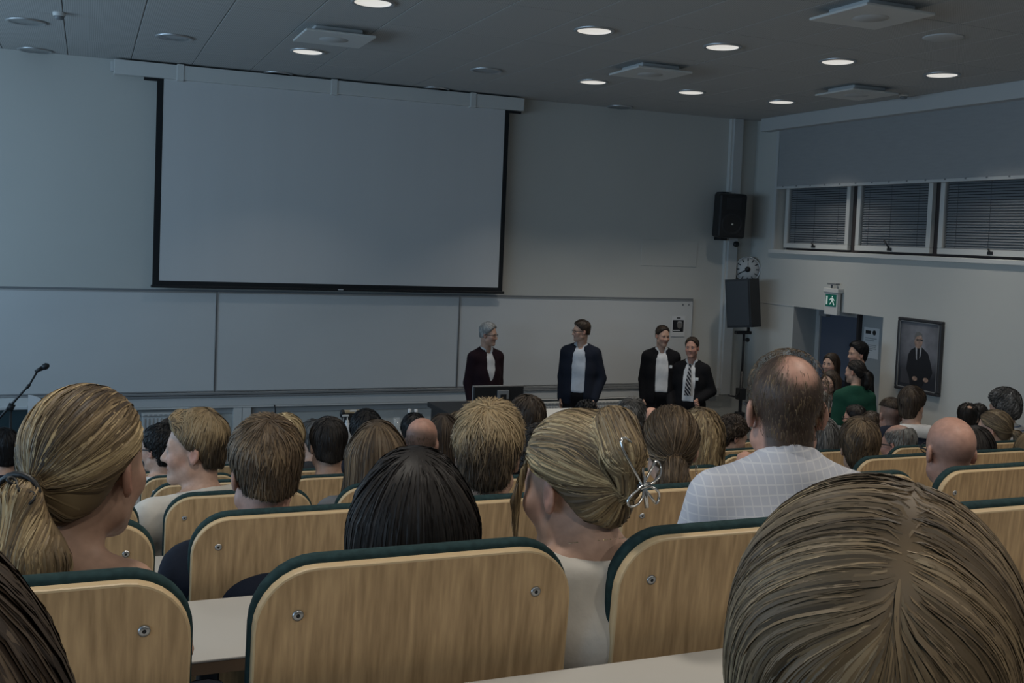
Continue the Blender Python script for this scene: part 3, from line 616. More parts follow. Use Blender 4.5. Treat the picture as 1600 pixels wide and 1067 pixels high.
# speaker's table with bottles
ty = 9.75
r = empty('front_table', (2.75, ty, 0)); tag(r, 'pale table at the front holding bottles and glass', 'table')
MB().box((-0.52, -0.35, 0.70), (0.44, 0.35, 0.73), bev=0.004).build('table_top', M_desk, r)
for sx in (-1, 1):
    for sy in (-1, 1): MB().box((sx*0.42-0.02, sy*0.3-0.02, 0), (sx*0.42+0.02, sy*0.3+0.02, 0.70)).build('leg', M_frame, r)
def bottle(name, px, py, Y, hgt, rad, label, cat, pump):
    p = atY(px, py, Y); s = (p[2]-0.731)/hgt; r = empty(name, (p[0], Y, 0.731)); tag(r, label, cat)
    if pump:
        MB().lathe([(0.001, 0), (rad, 0), (rad, hgt*0.55*s), (rad*0.4, hgt*0.72*s)], 18).build('body', M_paper, r)
        pm = MB(); pm.lathe([(rad*0.42, hgt*0.70*s), (rad*0.42, hgt*0.8*s), (rad*0.14, hgt*0.81*s), (rad*0.14, hgt*0.95*s), (0.001, hgt*0.95*s)], 12); pm.box((-0.05, -0.012, hgt*0.94*s), (0.014, 0.012, hgt*s), bev=0.003); pm.build('pump', M_white, r)
    else:
        MB().lathe([(0.001, 0), (rad, 0), (rad, hgt*0.66*s), (rad*0.4, hgt*0.85*s), (rad*0.4, hgt*0.9*s)], 18).build('body', mat('clear plastic', (0.55, 0.60, 0.62), 0.1, alpha=0.35), r)
        MB().lathe([(rad*0.48, hgt*0.88*s), (rad*0.48, hgt*s), (0.001, hgt*s)], 14).build('cap', M_paper, r)
bottle('pump_bottle', 543, 648, 9.62, 0.2, 0.042, 'white pump bottle nearer the black chair, on front table', 'bottle', True)
bottle('pump_bottle', 555, 640.5, 9.9, 0.2, 0.036, 'white pump bottle standing farther back on front table', 'bottle', True)
bottle('water_bottle', 640, 639, 9.7, 0.24, 0.034, 'clear water bottle with white cap, left of the pair', 'bottle', False)
bottle('water_bottle', 650, 639.5, 9.7, 0.24, 0.034, 'clear water bottle with white cap, right of the pair', 'bottle', False)
p = atY(620, 653, 9.6); r = empty('drinking_glass', (p[0], 9.6, 0.731)); tag(r, 'empty clear drinking glass on the front table', 'glass')
gh = p[2]-0.731; MB().lathe([(0.03, 0.0), (0.034, gh), (0.031, gh), (0.027, 0.006), (0.001, 0.006)], 18).build('tumbler', mat('clear glass', (0.6, 0.64, 0.66), 0.05, alpha=0.3), r)
# black chair with wooden top rail
cy_ = 10.35; c0 = atY(538, 641, cy_); c1 = atY(580, 641, cy_); cx = (c0[0]+c1[0])/2; cw = (c1[0]-c0[0])/2
r = empty('office_chair', (cx, cy_, 0)); tag(r, 'black chair with a wooden top rail behind front table', 'chair')
MB().box((-cw, -0.02, 0.55), (cw, 0.02, c0[2]-0.03), bev=0.012).build('backrest', M_black, r); MB().box((-cw, -0.026, c0[2]-0.03), (cw, 0.026, c0[2]), bev=0.008).build('top_rail', M_woodedge, r)
MB().box((-cw, -0.45, 0.42), (cw, 0.0, 0.48), bev=0.015).build('seat', M_black, r)
for sx in (-1, 1):
    for yy in (-0.42, -0.02): MB().box((sx*(cw-0.03)-0.015, yy-0.015, 0), (sx*(cw-0.03)+0.015, yy+0.015, 0.56 if yy > -0.1 else 0.42)).build('leg', M_dark, r)
p = atY(535, 646, 9.8); r = empty('desk_microphone', (p[0], 9.8, 0.731)); tag(r, 'small gooseneck microphone with black foam on front table', 'microphone')
MB().tube([(0, 0, 0.015), (0, 0, p[2]-0.731-0.03)], 0.005, 6).build('gooseneck', M_dark, r); MB().lathe([(0.05, 0), (0.05, 0.012), (0.001, 0.015)], 16).build('base', M_black, r)
MB().lathe([(0.001, p[2]-0.731-0.045), (0.022, p[2]-0.731-0.035), (0.027, p[2]-0.731), (0.02, p[2]-0.731+0.03), (0.001, p[2]-0.731+0.04)], 14).build('foam_cover', M_black, r)
# control desk with monitor seen from behind
my = 9.55; m0 = atY(739, 603, my); m1 = atY(817, 601, my)
r = empty('control_desk', ((m0[0]+m1[0])/2, my+0.1, 0)); tag(r, 'black control desk carrying the monitor', 'desk')
e0 = atY(692, 641, my)[0]; dw0 = e0-(m0[0]+m1[0])/2; ez = atY(700, 640.5, my)[2]
MB().box((dw0, -0.28, ez-0.05), (0.36, 0.4, ez), bev=0.006).build('desk_top', M_black, r); MB().box((dw0+0.03, -0.24, 0), (0.33, 0.36, ez-0.051), bev=0.004).build('cabinet', M_black, r)
r = empty('computer_monitor', ((m0[0]+m1[0])/2, my, ez+0.001)); tag(r, 'black computer monitor seen from behind before the man in burgundy', 'monitor')
w = (m1[0]-m0[0])/2; zt = m0[2]-ez
MB().box((-w+0.006, -0.03, 0.06), (w, 0.0, zt-0.006), bev=0.006).build('back_cover', M_black, r)
MB().box((-w, 0.0, 0.055), (w+0.004, 0.016, zt), bev=0.003).build('bezel', M_alu, r)
MB().box((-0.02, -0.05, 0.10), (0.10, -0.03, 0.19), bev=0.004).build('stand_mount', M_frame, r); MB().box((0.01, -0.06, 0.01), (0.07, -0.045, 0.15)).build('stand_neck', M_black, r); MB().box((-0.1, -0.14, 0), (0.16, 0.06, 0.012), bev=0.003).build('stand_foot', M_black, r)
# white table in front of the second man
p0 = atY(868, 645, 9.3); r = empty('white_table', (p0[0]+0.28, 9.6, 0)); tag(r, 'white table top in front of the man with grey shirt', 'table')
tz = atY(885, 638, 9.9)[2]
MB().box((-0.32, -0.32, tz-0.03), (0.24, 0.32, tz), bev=0.004).build('table_top', M_white, r)
for sx in (-0.28, 0.2):
    for sy in (-0.28, 0.28): MB().box((sx-0.018, sy-0.018, 0), (sx+0.018, sy+0.018, tz-0.03)).build('leg', M_frame, r)
# ------------------------------------------------------------------ smooth bodies: signed distance fields on a graded grid
F32 = np.float32
def graded(lo, hi, fine, hf, hc):
    out = [lo]
    while out[-1] < hi:
        p = out[-1]; h = hf if any(a-hf <= p <= b for a, b in fine) else hc
        out.append(p+h)
    return np.array(out, F32)
class Grid:
    def __init__(s, xs, ys, zs): s.ax = (xs, ys, zs); s.f = np.full((len(xs), len(ys), len(zs)), 0.3, F32)
    def blk(s, lo, hi):
        sl = []
        for a, l, h in zip(s.ax, lo, hi):
            i = max(0, int(np.searchsorted(a, l))-1); j = min(len(a), int(np.searchsorted(a, h))+1); sl.append(slice(i, max(j, i+1)))
        P = (s.ax[0][sl[0]][:, None, None], s.ax[1][sl[1]][None, :, None], s.ax[2][sl[2]][None, None, :])
        return tuple(sl), P
    def union(s, fn, lo, hi, k=0.02):
        sl, P = s.blk(lo, hi); d = fn(*P); f = s.f[sl]
        h = np.clip(0.5+0.5*(f-d)/k, 0, 1); s.f[sl] = f*(1-h)+d*h-k*h*(1-h)
    def cut(s, fn, lo=None, hi=None, k=0.004):
        if lo is None: lo = [a[0] for a in s.ax]; hi = [a[-1] for a in s.ax]
        sl, P = s.blk(lo, hi); d = -fn(*P); f = s.f[sl]
        h = np.clip(0.5+0.5*(d-f)/k, 0, 1); s.f[sl] = f*(1-h)+d*h+k*h*(1-h)
def f_rc(a, b, ra, rb, sx=1.0, e=None):
    a = np.asarray(a, float); b = np.asarray(b, float); ba = b-a; L = max(ba @ ba, 1e-9)
    def fn(X, Y, Z):
        p = [X-a[0], Y-a[1], Z-a[2]]
        if e is not None:
            q = (p[0]*e[0]+p[1]*e[1]+p[2]*e[2])*(1-1/sx); p = [p[i]-e[i]*q for i in range(3)]
        t = np.clip((p[0]*ba[0]+p[1]*ba[1]+p[2]*ba[2])/L, 0, 1)
        return np.sqrt((p[0]-ba[0]*t)**2+(p[1]-ba[1]*t)**2+(p[2]-ba[2]*t)**2)-(ra+(rb-ra)*t)
    m = max(ra, rb)*max(sx, 1)+0.06
    return fn, np.minimum(a, b)-m, np.maximum(a, b)+m
def f_el(c, r, R=None):
    c = np.asarray(c, float); r = np.asarray(r, float)
    def fn(X, Y, Z):
        p = [X-c[0], Y-c[1], Z-c[2]]
        if R is not None: p = [p[0]*R[0, i]+p[1]*R[1, i]+p[2]*R[2, i] for i in range(3)]
        k0 = np.sqrt((p[0]/r[0])**2+(p[1]/r[1])**2+(p[2]/r[2])**2); k1 = np.sqrt((p[0]/r[0]**2)**2+(p[1]/r[1]**2)**2+(p[2]/r[2]**2)**2)+1e-9
        return k0*(k0-1)/k1
    m = r.max()+0.06
    return fn, c-m, c+m
def surface_nets(G):
    f = G.f; nx, ny, nz = f.shape; ins = f < 0; ids = []; pos = []; quads = []
    cid = lambda i, j, k: (i*(ny-1)+j)*(nz-1)+k
    n3 = (nx, ny, nz)
    for ax in range(3):
        a = [slice(None)]*3; b = [slice(None)]*3; a[ax] = slice(0, -1); b[ax] = slice(1, None); a = tuple(a); b = tuple(b)
        I = np.array(np.nonzero(ins[a] != ins[b]))
        if I.shape[1] == 0: continue
        J = I.copy(); J[ax] += 1
        f0 = f[tuple(I)]; f1 = f[tuple(J)]; t = f0/(f0-f1)
        P = np.stack([G.ax[d][I[d]] for d in range(3)], 1).astype(float); P[:, ax] += t*(G.ax[ax][J[ax]]-G.ax[ax][I[ax]])
        u, v = (ax+1) % 3, (ax+2) % 3; q = []
        ok = (I[u] > 0) & (I[v] > 0) & (I[u] < n3[u]-1) & (I[v] < n3[v]-1)
        for du, dv in ((-1, -1), (0, -1), (0, 0), (-1, 0)):
            C = I.copy(); C[u] += du; C[v] += dv; c = cid(C[0], C[1], C[2]); q.append(c[ok]); ids.append(c[ok]); pos.append(P[ok])
        q = np.stack(q, 1); fl = f0[ok] > 0; q[fl] = q[fl][:, ::-1]; quads.append(q)
    ids = np.concatenate(ids); pos = np.concatenate(pos); quads = np.concatenate(quads)
    uq, inv = np.unique(ids, return_inverse=True); cnt = np.bincount(inv)
    V = np.stack([np.bincount(inv, pos[:, d])/cnt for d in range(3)], 1)
    return V, np.searchsorted(uq, quads)
def mesh_np(name, V, Q, mats, attrs=None, cols=None):
    me = bpy.data.meshes.new(name); me.vertices.add(len(V)); me.vertices.foreach_set('co', np.ascontiguousarray(V, F32).ravel())
    n = len(Q); me.loops.add(n*4); me.polygons.add(n)
    me.loops.foreach_set('vertex_index', np.ascontiguousarray(Q, np.int32).ravel()); me.polygons.foreach_set('loop_start', np.arange(0, n*4, 4, dtype=np.int32))
    me.polygons.foreach_set('use_smooth', np.ones(n, bool)); me.update(calc_edges=True)
    for mm in (mats if isinstance(mats, (list, tuple)) else [mats]): me.materials.append(mm)
    if attrs is not None:
        at = me.attributes.new('hc', 'FLOAT', 'POINT'); at.data.foreach_set('value', np.ascontiguousarray(attrs, F32))
    if cols is not None:
        at = me.attributes.new('Col', 'FLOAT_COLOR', 'POINT'); at.data.foreach_set('color', np.ascontiguousarray(np.concatenate([cols, np.ones((len(cols), 1))], 1), F32).ravel())
    return me
def relax(V, Q, it=1, w=0.5):
    for _ in range(it):
        S = np.zeros_like(V); c = np.zeros(len(V))
        for a, b in ((0, 1), (1, 2), (2, 3), (3, 0)):
            for d in range(3): S[:, d] += np.bincount(Q[:, a], V[Q[:, b], d], len(V))+np.bincount(Q[:, b], V[Q[:, a], d], len(V))
            c += np.bincount(Q[:, a], minlength=len(V))+np.bincount(Q[:, b], minlength=len(V))
        V = V*(1-w)+w*S/np.maximum(c, 1)[:, None]
    return V

# ---- materials for people
def skin_mat():
    m = mat('skin', (0.4, 0.25, 0.18), 0.5, spec=0.35); N = m.node_tree.nodes; a = N.new('ShaderNodeAttribute'); a.attribute_name = 'Col'
    tc = N['Texture Coordinate']; nz = N.new('ShaderNodeTexNoise'); nz.inputs['Scale'].default_value = 60; nz.inputs['Detail'].default_value = 4; m.node_tree.links.new(tc.outputs['Object'], nz.inputs['Vector'])
    mr = N.new('ShaderNodeMapRange'); mr.inputs[1].default_value = 0.3; mr.inputs[2].default_value = 0.7; mr.inputs[3].default_value = 0.88; mr.inputs[4].default_value = 1.08; m.node_tree.links.new(nz.outputs['Fac'], mr.inputs[0])
    mx = N.new('ShaderNodeMix'); mx.data_type = 'RGBA'; mx.blend_type = 'MULTIPLY'; mx.inputs[0].default_value = 1; m.node_tree.links.new(a.outputs['Color'], mx.inputs[6]); m.node_tree.links.new(mr.outputs[0], mx.inputs[7])
    m.node_tree.links.new(mx.outputs[2], N['Principled BSDF'].inputs['Base Color'])
    return m
M_skin = skin_mat()
HAIR = {'ash': ((0.045, 0.032, 0.021), (0.19, 0.135, 0.080), (0.46, 0.34, 0.20)), 'blonde': ((0.045, 0.032, 0.024), (0.22, 0.155, 0.085), (0.62, 0.47, 0.26)), 'darkblonde': ((0.030, 0.022, 0.016), (0.12, 0.086, 0.053), (0.36, 0.265, 0.15)),
        'lightbrown': ((0.028, 0.02, 0.014), (0.085, 0.058, 0.036), (0.24, 0.165, 0.095)), 'brown': ((0.013, 0.010, 0.009), (0.042, 0.029, 0.021), (0.12, 0.085, 0.055)),
        'dark': ((0.006, 0.005, 0.005), (0.016, 0.013, 0.012), (0.05, 0.04, 0.033)), 'black': ((0.003, 0.003, 0.004), (0.007, 0.007, 0.008), (0.022, 0.02, 0.02)),
        'grey': ((0.06, 0.058, 0.055), (0.17, 0.165, 0.155), (0.38, 0.37, 0.35)), 'saltpepper': ((0.015, 0.014, 0.014), (0.07, 0.068, 0.066), (0.30, 0.295, 0.29)),
        'silver': ((0.20, 0.20, 0.20), (0.38, 0.38, 0.37), (0.62, 0.62, 0.60)), 'platinum': ((0.14, 0.105, 0.06), (0.42, 0.32, 0.18), (0.80, 0.66, 0.42))}
def hair_mat(key):
    if 'hair '+key in MATS: return MATS['hair '+key]
    c = HAIR[key]; m = mat('hair '+key, c[1], 0.52, spec=0.25); N = m.node_tree.nodes; L = m.node_tree.links
    a = N.new('ShaderNodeAttribute'); a.attribute_name = 'hc'; r = N.new('ShaderNodeValToRGB'); L.new(a.outputs['Fac'], r.inputs[0])
    r.color_ramp.elements[0].color = (*c[0], 1); r.color_ramp.elements[1].color = (*c[2], 1); e = r.color_ramp.elements.new(0.5); e.color = (*c[1], 1)
    L.new(r.outputs[0], N['Principled BSDF'].inputs['Base Color'])
    return m
def cloth(name, col, rough=0.9, amt=0.12):
    return mat('cloth '+name, col, rough, spec=0.2, noise=((14, 14, 14), amt), bump=(45, 0.15))
def fabric_pattern(name, base, line, sx, sz, w, tilt=0.0):
    """checked or striped cloth: lines every sx / sz metres (0: none)"""
    m = mat('cloth '+name, base, 0.85, spec=0.2); N = m.node_tree.nodes; L = m.node_tree.links; tc = N['Texture Coordinate']
    mp = N.new('ShaderNodeMapping'); mp.inputs['Rotation'].default_value = (0, tilt, 0); L.new(tc.outputs['Object'], mp.inputs[0])
    sp = N.new('ShaderNodeSeparateXYZ'); L.new(mp.outputs[0], sp.inputs[0]); prev = None
    for ax, step in ((0, sx), (2, sz)):
        if not step: continue
        d = N.new('ShaderNodeMath'); d.operation = 'DIVIDE'; d.inputs[1].default_value = step; L.new(sp.outputs[ax], d.inputs[0])
        fr = N.new('ShaderNodeMath'); fr.operation = 'FRACT'; L.new(d.outputs[0], fr.inputs[0])
        lt = N.new('ShaderNodeMath'); lt.operation = 'LESS_THAN'; lt.inputs[1].default_value = w; L.new(fr.outputs[0], lt.inputs[0])
        if prev: mxm = N.new('ShaderNodeMath'); mxm.operation = 'MAXIMUM'; L.new(prev.outputs[0], mxm.inputs[0]); L.new(lt.outputs[0], mxm.inputs[1]); prev = mxm
        else: prev = lt
    mx = N.new('ShaderNodeMix'); mx.data_type = 'RGBA'; mx.inputs[6].default_value = (*base, 1); mx.inputs[7].default_value = (*line, 1); L.new(prev.outputs[0], mx.inputs[0])
    L.new(mx.outputs[2], N['Principled BSDF'].inputs['Base Color'])
    return m

# ---- heads
def rotm(yaw, pitch, roll):
    """yaw: turn to the left, pitch: nod down, roll: lean to the right (radians); columns are the head's right, forward, up"""
    return np.array((Matrix.Rotation(yaw, 3, 'Z') @ Matrix.Rotation(-pitch, 3, 'X') @ Matrix.Rotation(roll, 3, 'Y')))
def head_prims(hc, R, s, sex, face):
    P = lambda x, y, z: hc+R @ (np.array((x, y, z))*s)
    el = lambda c, r, k=0.02, m='u': ('el', P(*c), np.array(r)*s, R, 'B', k, m)
    rc = lambda a, b, ra, rb, k=0.012, m='u': ('rc', P(*a), P(*b), ra*s, rb*s, 1, None, 'B', k, m)
    fem = sex == 'f'; jw = 0.040 if fem else 0.047
    o = [el((0, -0.012, 0.035), (0.072, 0.094, 0.083)), el((0, 0.030, -0.028), (0.058, 0.060, 0.084), 0.03),
         rc((-jw, 0.012, -0.066), (-0.014, 0.066, -0.099), 0.024, 0.018, 0.025), rc((jw, 0.012, -0.066), (0.014, 0.066, -0.099), 0.024, 0.018, 0.025)]
    for sx in (-1, 1):
        o += [('el', P(sx*0.076, -0.010, -0.010), np.array((0.0085, 0.019, 0.032))*s, R @ rotm(sx*0.35, -0.15, 0), 'B', 0.008, 'u')]
        if face: o += [('el', P(sx*0.083, -0.008, -0.006), np.array((0.006, 0.010, 0.017))*s, R @ rotm(sx*0.35, -0.15, 0), 'B', 0.006, 's')]
    if face:
        o += [el((-0.032, 0.100, 0.0), (0.020, 0.020, 0.013), 0.018, 's'), el((0.032, 0.100, 0.0), (0.020, 0.020, 0.013), 0.018, 's'),
              rc((-0.038, 0.070, 0.020), (0.038, 0.070, 0.020), 0.013, 0.013, 0.02), rc((0, 0.084, 0.008), (0, 0.106, -0.030), 0.0075, 0.0115, 0.012),
              el((-0.012, 0.094, -0.034), (0.0085, 0.011, 0.008), 0.008), el((0.012, 0.094, -0.034), (0.0085, 0.011, 0.008), 0.008),
              el((0, 0.083, -0.060), (0.025, 0.012, 0.0065), 0.008), el((0, 0.081, -0.073), (0.022, 0.012, 0.0075), 0.008), el((0, 0.096, -0.0665), (0.028, 0.008, 0.0022), 0.004, 's'),
              el((0, 0.074, -0.100), (0.022, 0.018, 0.017), 0.02), el((-0.042, 0.060, -0.028), (0.022, 0.022, 0.022), 0.03), el((0.042, 0.060, -0.028), (0.022, 0.022, 0.022), 0.03)]
    return o
def put(G, pr, inf=0.0):
    for p in pr:
        if p[0] == 'rc':
            fn, lo, hi = f_rc(p[1], p[2], p[3]+inf, p[4]+inf, p[5], p[6]); k, m = p[8], p[9]
        else:
            fn, lo, hi = f_el(p[1], p[2]+inf, p[3]); k, m = p[5], p[6]
        if m == 'u': G.union(fn, lo, hi, k)
        else: G.cut(fn, lo, hi, k)

# ---- hands: palm, four unequal fingers, thumb; wrist at the origin, fingers along -Z, palm facing +Y, thumb at +X
def make_hand(curl, hs=0.0062):
    G = Grid(np.arange(-0.075, 0.09, hs, dtype=F32), np.arange(-0.05, 0.11, hs, dtype=F32), np.arange(-0.21, 0.06, hs, dtype=F32))
    pr = [('rc', np.array((0, 0, 0.05)), np.array((0, 0, -0.02)), 0.024, 0.023, 1, None, 'B', 0.02, 'u'), ('el', np.array((0, 0.002, -0.05)), np.array((0.043, 0.017, 0.052)), None, 'B', 0.02, 'u')]
    for x, L in ((-0.032, 0.060), (-0.011, 0.074), (0.011, 0.080), (0.032, 0.072)):
        p = np.array((x, 0.0, -0.085)); a = curl*0.5; segs = (0.45, 0.30, 0.25); r = 0.0098
        for sgm in segs:
            q = p+np.array((x*0.02, math.sin(a), -math.cos(a)))*L*sgm*1.05; pr.append(('rc', p, q, r, r*0.92, 1, None, 'B', 0.004, 'u')); p = q; r *= 0.92; a += curl*0.75
    p = np.array((0.034, 0.004, -0.025))
    for q, r in (((0.058, 0.016, -0.055), 0.0115), ((0.062-0.02*min(curl, 1), 0.028+0.012*min(curl, 1), -0.088), 0.0105)):
        q = np.array(q); pr.append(('rc', p, q, r*1.1, r, 1, None, 'B', 0.008, 'u')); p = q
    put(G, pr); return surface_nets(G)
HANDS = {'relaxed': make_hand(0.45), 'fist': make_hand(1.5), 'half': make_hand(0.9), 'half_far': make_hand(0.9, 0.0095)}
def hand_mesh(pose, wrist, d, palm, left, s=1.0):
    V, Q = HANDS[pose]; V = V.copy()*s
    if left: V[:, 0] *= -1; Q = Q[:, ::-1]
    d = np.array(d, float); d /= np.linalg.norm(d); y = np.array(palm, float); y -= d*(y @ d); y /= np.linalg.norm(y); x = np.cross(y, -d)
    return wrist+V @ np.stack([x, y, -d], 0), Q
# ---- hair: a solid mass shaped per style, with strands combed over it along a flow field
rng = np.random.default_rng(11)
def lerp(z, xs, ys): return np.interp(z, xs, ys).astype(F32)
def hair_field(style, p, h):
    t = p.get('t', 0.012)
    long_ = {'long': 0.46, 'bob': 0.20, 'wavy': 0.40, 'part': 0.20, 'mid': 0.13}.get(style, 0); long_ = p.get('ll', long_)
    lo = np.array((-0.13, -0.15, -0.14)); hi = np.array((0.13, 0.13, 0.16))
    if style == 'pony': lo = np.array((-0.14, -0.24, p.get('tail', 0.3)*-1-0.06)); 
    if style == 'clip': lo = np.array((-0.13, -0.21, -0.14)); hi = np.array((0.13, 0.13, 0.20))
    if long_: lo = np.array((-0.17, -0.18, -long_-0.05)); hi = np.array((0.17, 0.13, 0.17))
    if style in ('messy', 'curly'): lo -= 0.03; hi += 0.03
    G = Grid(*[np.arange(lo[d], hi[d], h, dtype=F32) for d in range(3)])
    cap = lambda t, k=0.02: (G.union(*f_el((0, -0.014, 0.036), (0.075+t*0.8, 0.096+t, 0.084+t)), k), G.union(*f_el((0, -0.050, -0.030), (0.060+0.5*t, 0.050+0.6*t, 0.070)), 0.03))
    shortish = style in ('short', 'messy', 'balding', 'fringe')
    if shortish:
        cap(t*p.get('fade', 0.4)); G.union(*f_el((0, -0.008, 0.052+0.3*t), (0.071+t*0.7, 0.092+t*0.8, 0.068+t)), 0.03)
    elif style in ('clip', 'pony'):
        G.union(*f_el((0, -0.014, 0.036), (0.075+t*0.8, 0.096+t, 0.084+t)), 0.02); G.union(*f_el((0, -0.056, -0.022), (0.056, 0.050, 0.062)), 0.03)
    else: cap(t)
    X, Y, Z = G.ax[0][:, None, None], G.ax[1][None, :, None], G.ax[2][None, None, :]
    z1 = G.ax[2]
    if style in ('short', 'messy', 'curly', 'balding', 'fringe'):
        if style == 'messy': G.union(*f_el((0, 0.01, 0.085), (0.078, 0.090, 0.055)), 0.03)
        if p.get('quiff'): G.union(*f_rc((-0.04, 0.06, 0.10), (0.04, 0.055, 0.105), 0.026, 0.026), 0.03); G.union(*f_rc((-0.03, 0.0, 0.118), (0.03, -0.04, 0.112), 0.02, 0.02), 0.03)
        YB = ([-0.13, -0.06, -0.03, -0.005, 0.02, 0.05, 0.085, 0.13], [-0.045, -0.040, -0.030, -0.002, 0.030, 0.048, p.get('hl', 0.066), p.get('hl', 0.066)+0.012]); yb = lerp(z1, *YB)
        nz = p.get('nape', -0.085); p['_edge'] = lambda P: np.maximum(P[:, 1]-np.interp(P[:, 2], *YB)+np.maximum(np.abs(P[:, 0])-0.055, 0)*0.6-(0.02 if p.get('quiff') or p.get('bangs') else 0)*(P[:, 2] > 0.07), nz-P[:, 2]+np.abs(P[:, 0])*0.25)
        G.cut(lambda X, Y, Z: -np.maximum(Y-yb[None, None, :]+np.maximum(np.abs(X)-0.055, 0)*0.6, nz-Z+np.abs(X)*0.25) if X.shape[0] == len(G.ax[0]) else X, k=0.006)
    if style == 'balding':
        c = p.get('spot', (0, -0.06, 0.12)); r = p.get('spotr', 0.05); G.cut(*f_el(c, (r, r*1.1, r)), k=0.012)
    if style == 'fringe':
        G.cut(lambda X, Y, Z: -(0.3*(Y+0.05)+Z-p.get('ft', 0.06)) *-1.0 if False else (0.3*(Y+0.05)+Z-p.get('ft', 0.06))*-1+0*X, k=0.012)
    if style == 'pony':
        T = np.array(p.get('tie', (0, -0.118, -0.012))); tl = p.get('tail', 0.3); side = p.get('side', 0.0)
        ch = [T, T+(side*0.2, -0.026, -0.010), T+(side*0.7, -0.030, -tl*0.35), T+(side, -0.022, -tl*0.7), T+(side*1.1, -0.012, -tl)]; rr = [0.017, 0.026, p.get('tw', 0.04), p.get('tw', 0.04)*1.05, 0.016]
        for i in range(4): G.union(*f_rc(ch[i], ch[i+1], rr[i], rr[i+1], 1.15, np.array((1.0, 0, 0))), 0.012)
        yb = lerp(z1, [-0.5, -0.075, -0.05, -0.02, 0.0, 0.02, 0.032, 0.055, 0.085, 0.13], [-0.07, -0.065, -0.052, -0.038, -0.030, -0.012, 0.025, 0.050, 0.068, 0.08])
        G.cut(lambda X, Y, Z: -(np.maximum(Y-yb[None, None, :], np.where(Y > -0.10, -0.075-Z+np.abs(X)*0.5, -1))), k=0.006)
        p['_chain'] = ch
    if style == 'clip':
        G.union(*f_rc((0.050, -0.050, 0.108), (0.0, -0.105, 0.096), 0.026, 0.038), 0.008); G.union(*f_rc((0.0, -0.105, 0.096), (-0.022, -0.140, 0.058), 0.038, 0.036), 0.008); G.union(*f_rc((-0.022, -0.140, 0.058), (-0.006, -0.128, 0.002), 0.034, 0.020), 0.008)
        yb = lerp(z1, [-0.13, -0.075, -0.05, -0.02, 0.0, 0.02, 0.032, 0.055, 0.085, 0.13], [-0.075, -0.068, -0.056, -0.042, -0.030, -0.012, 0.025, 0.050, 0.068, 0.08])
        G.cut(lambda X, Y, Z: -(np.maximum(Y-yb[None, None, :], -0.072-Z+np.abs(X)*0.45)), k=0.006)
    if style == 'clip':
        for sx in (-1, 1): G.union(*f_rc((sx*0.060, 0.052, 0.060), (sx*0.072, 0.082, -0.02), 0.005, 0.006), 0.008); G.union(*f_rc((sx*0.072, 0.082, -0.02), (sx*0.064, 0.100, -0.105), 0.006, 0.0035), 0.008)
    if long_:
        w = p.get('w', 1.0); wv = p.get('wv', 1.0)
        G.union(*f_rc((0, -0.045, 0.0), (0, -0.062, -long_), 0.085*w, 0.072*w*wv, 1.22, np.array((1.0, 0, 0))), 0.03)
        for sx in (-1, 1): G.union(*f_rc((sx*0.066*w, 0.005, 0.045), (sx*0.088*w, 0.005-0.01, -long_*0.92), 0.026, 0.034*wv), 0.02)
        if style == 'part': G.union(*f_el((0, -0.01, 0.05), (0.097, 0.112, 0.092)), 0.03)
        yb = lerp(z1, [-0.6, -0.12, -0.02, 0.03, 0.07, 0.10, 0.14], [0.045, 0.042, 0.046, 0.055, 0.068, 0.080, 0.085])
        G.cut(lambda X, Y, Z: -np.maximum(Y-yb[None, None, :], -long_-0.02-Z+0.0*X+0.006*np.sin(X*180)), k=0.006)
        G.cut(*f_rc((0, 0.06, -0.02), (0, 0.05, -0.6), 0.062, 0.062), k=0.01)      # the face and throat stay open
    return G
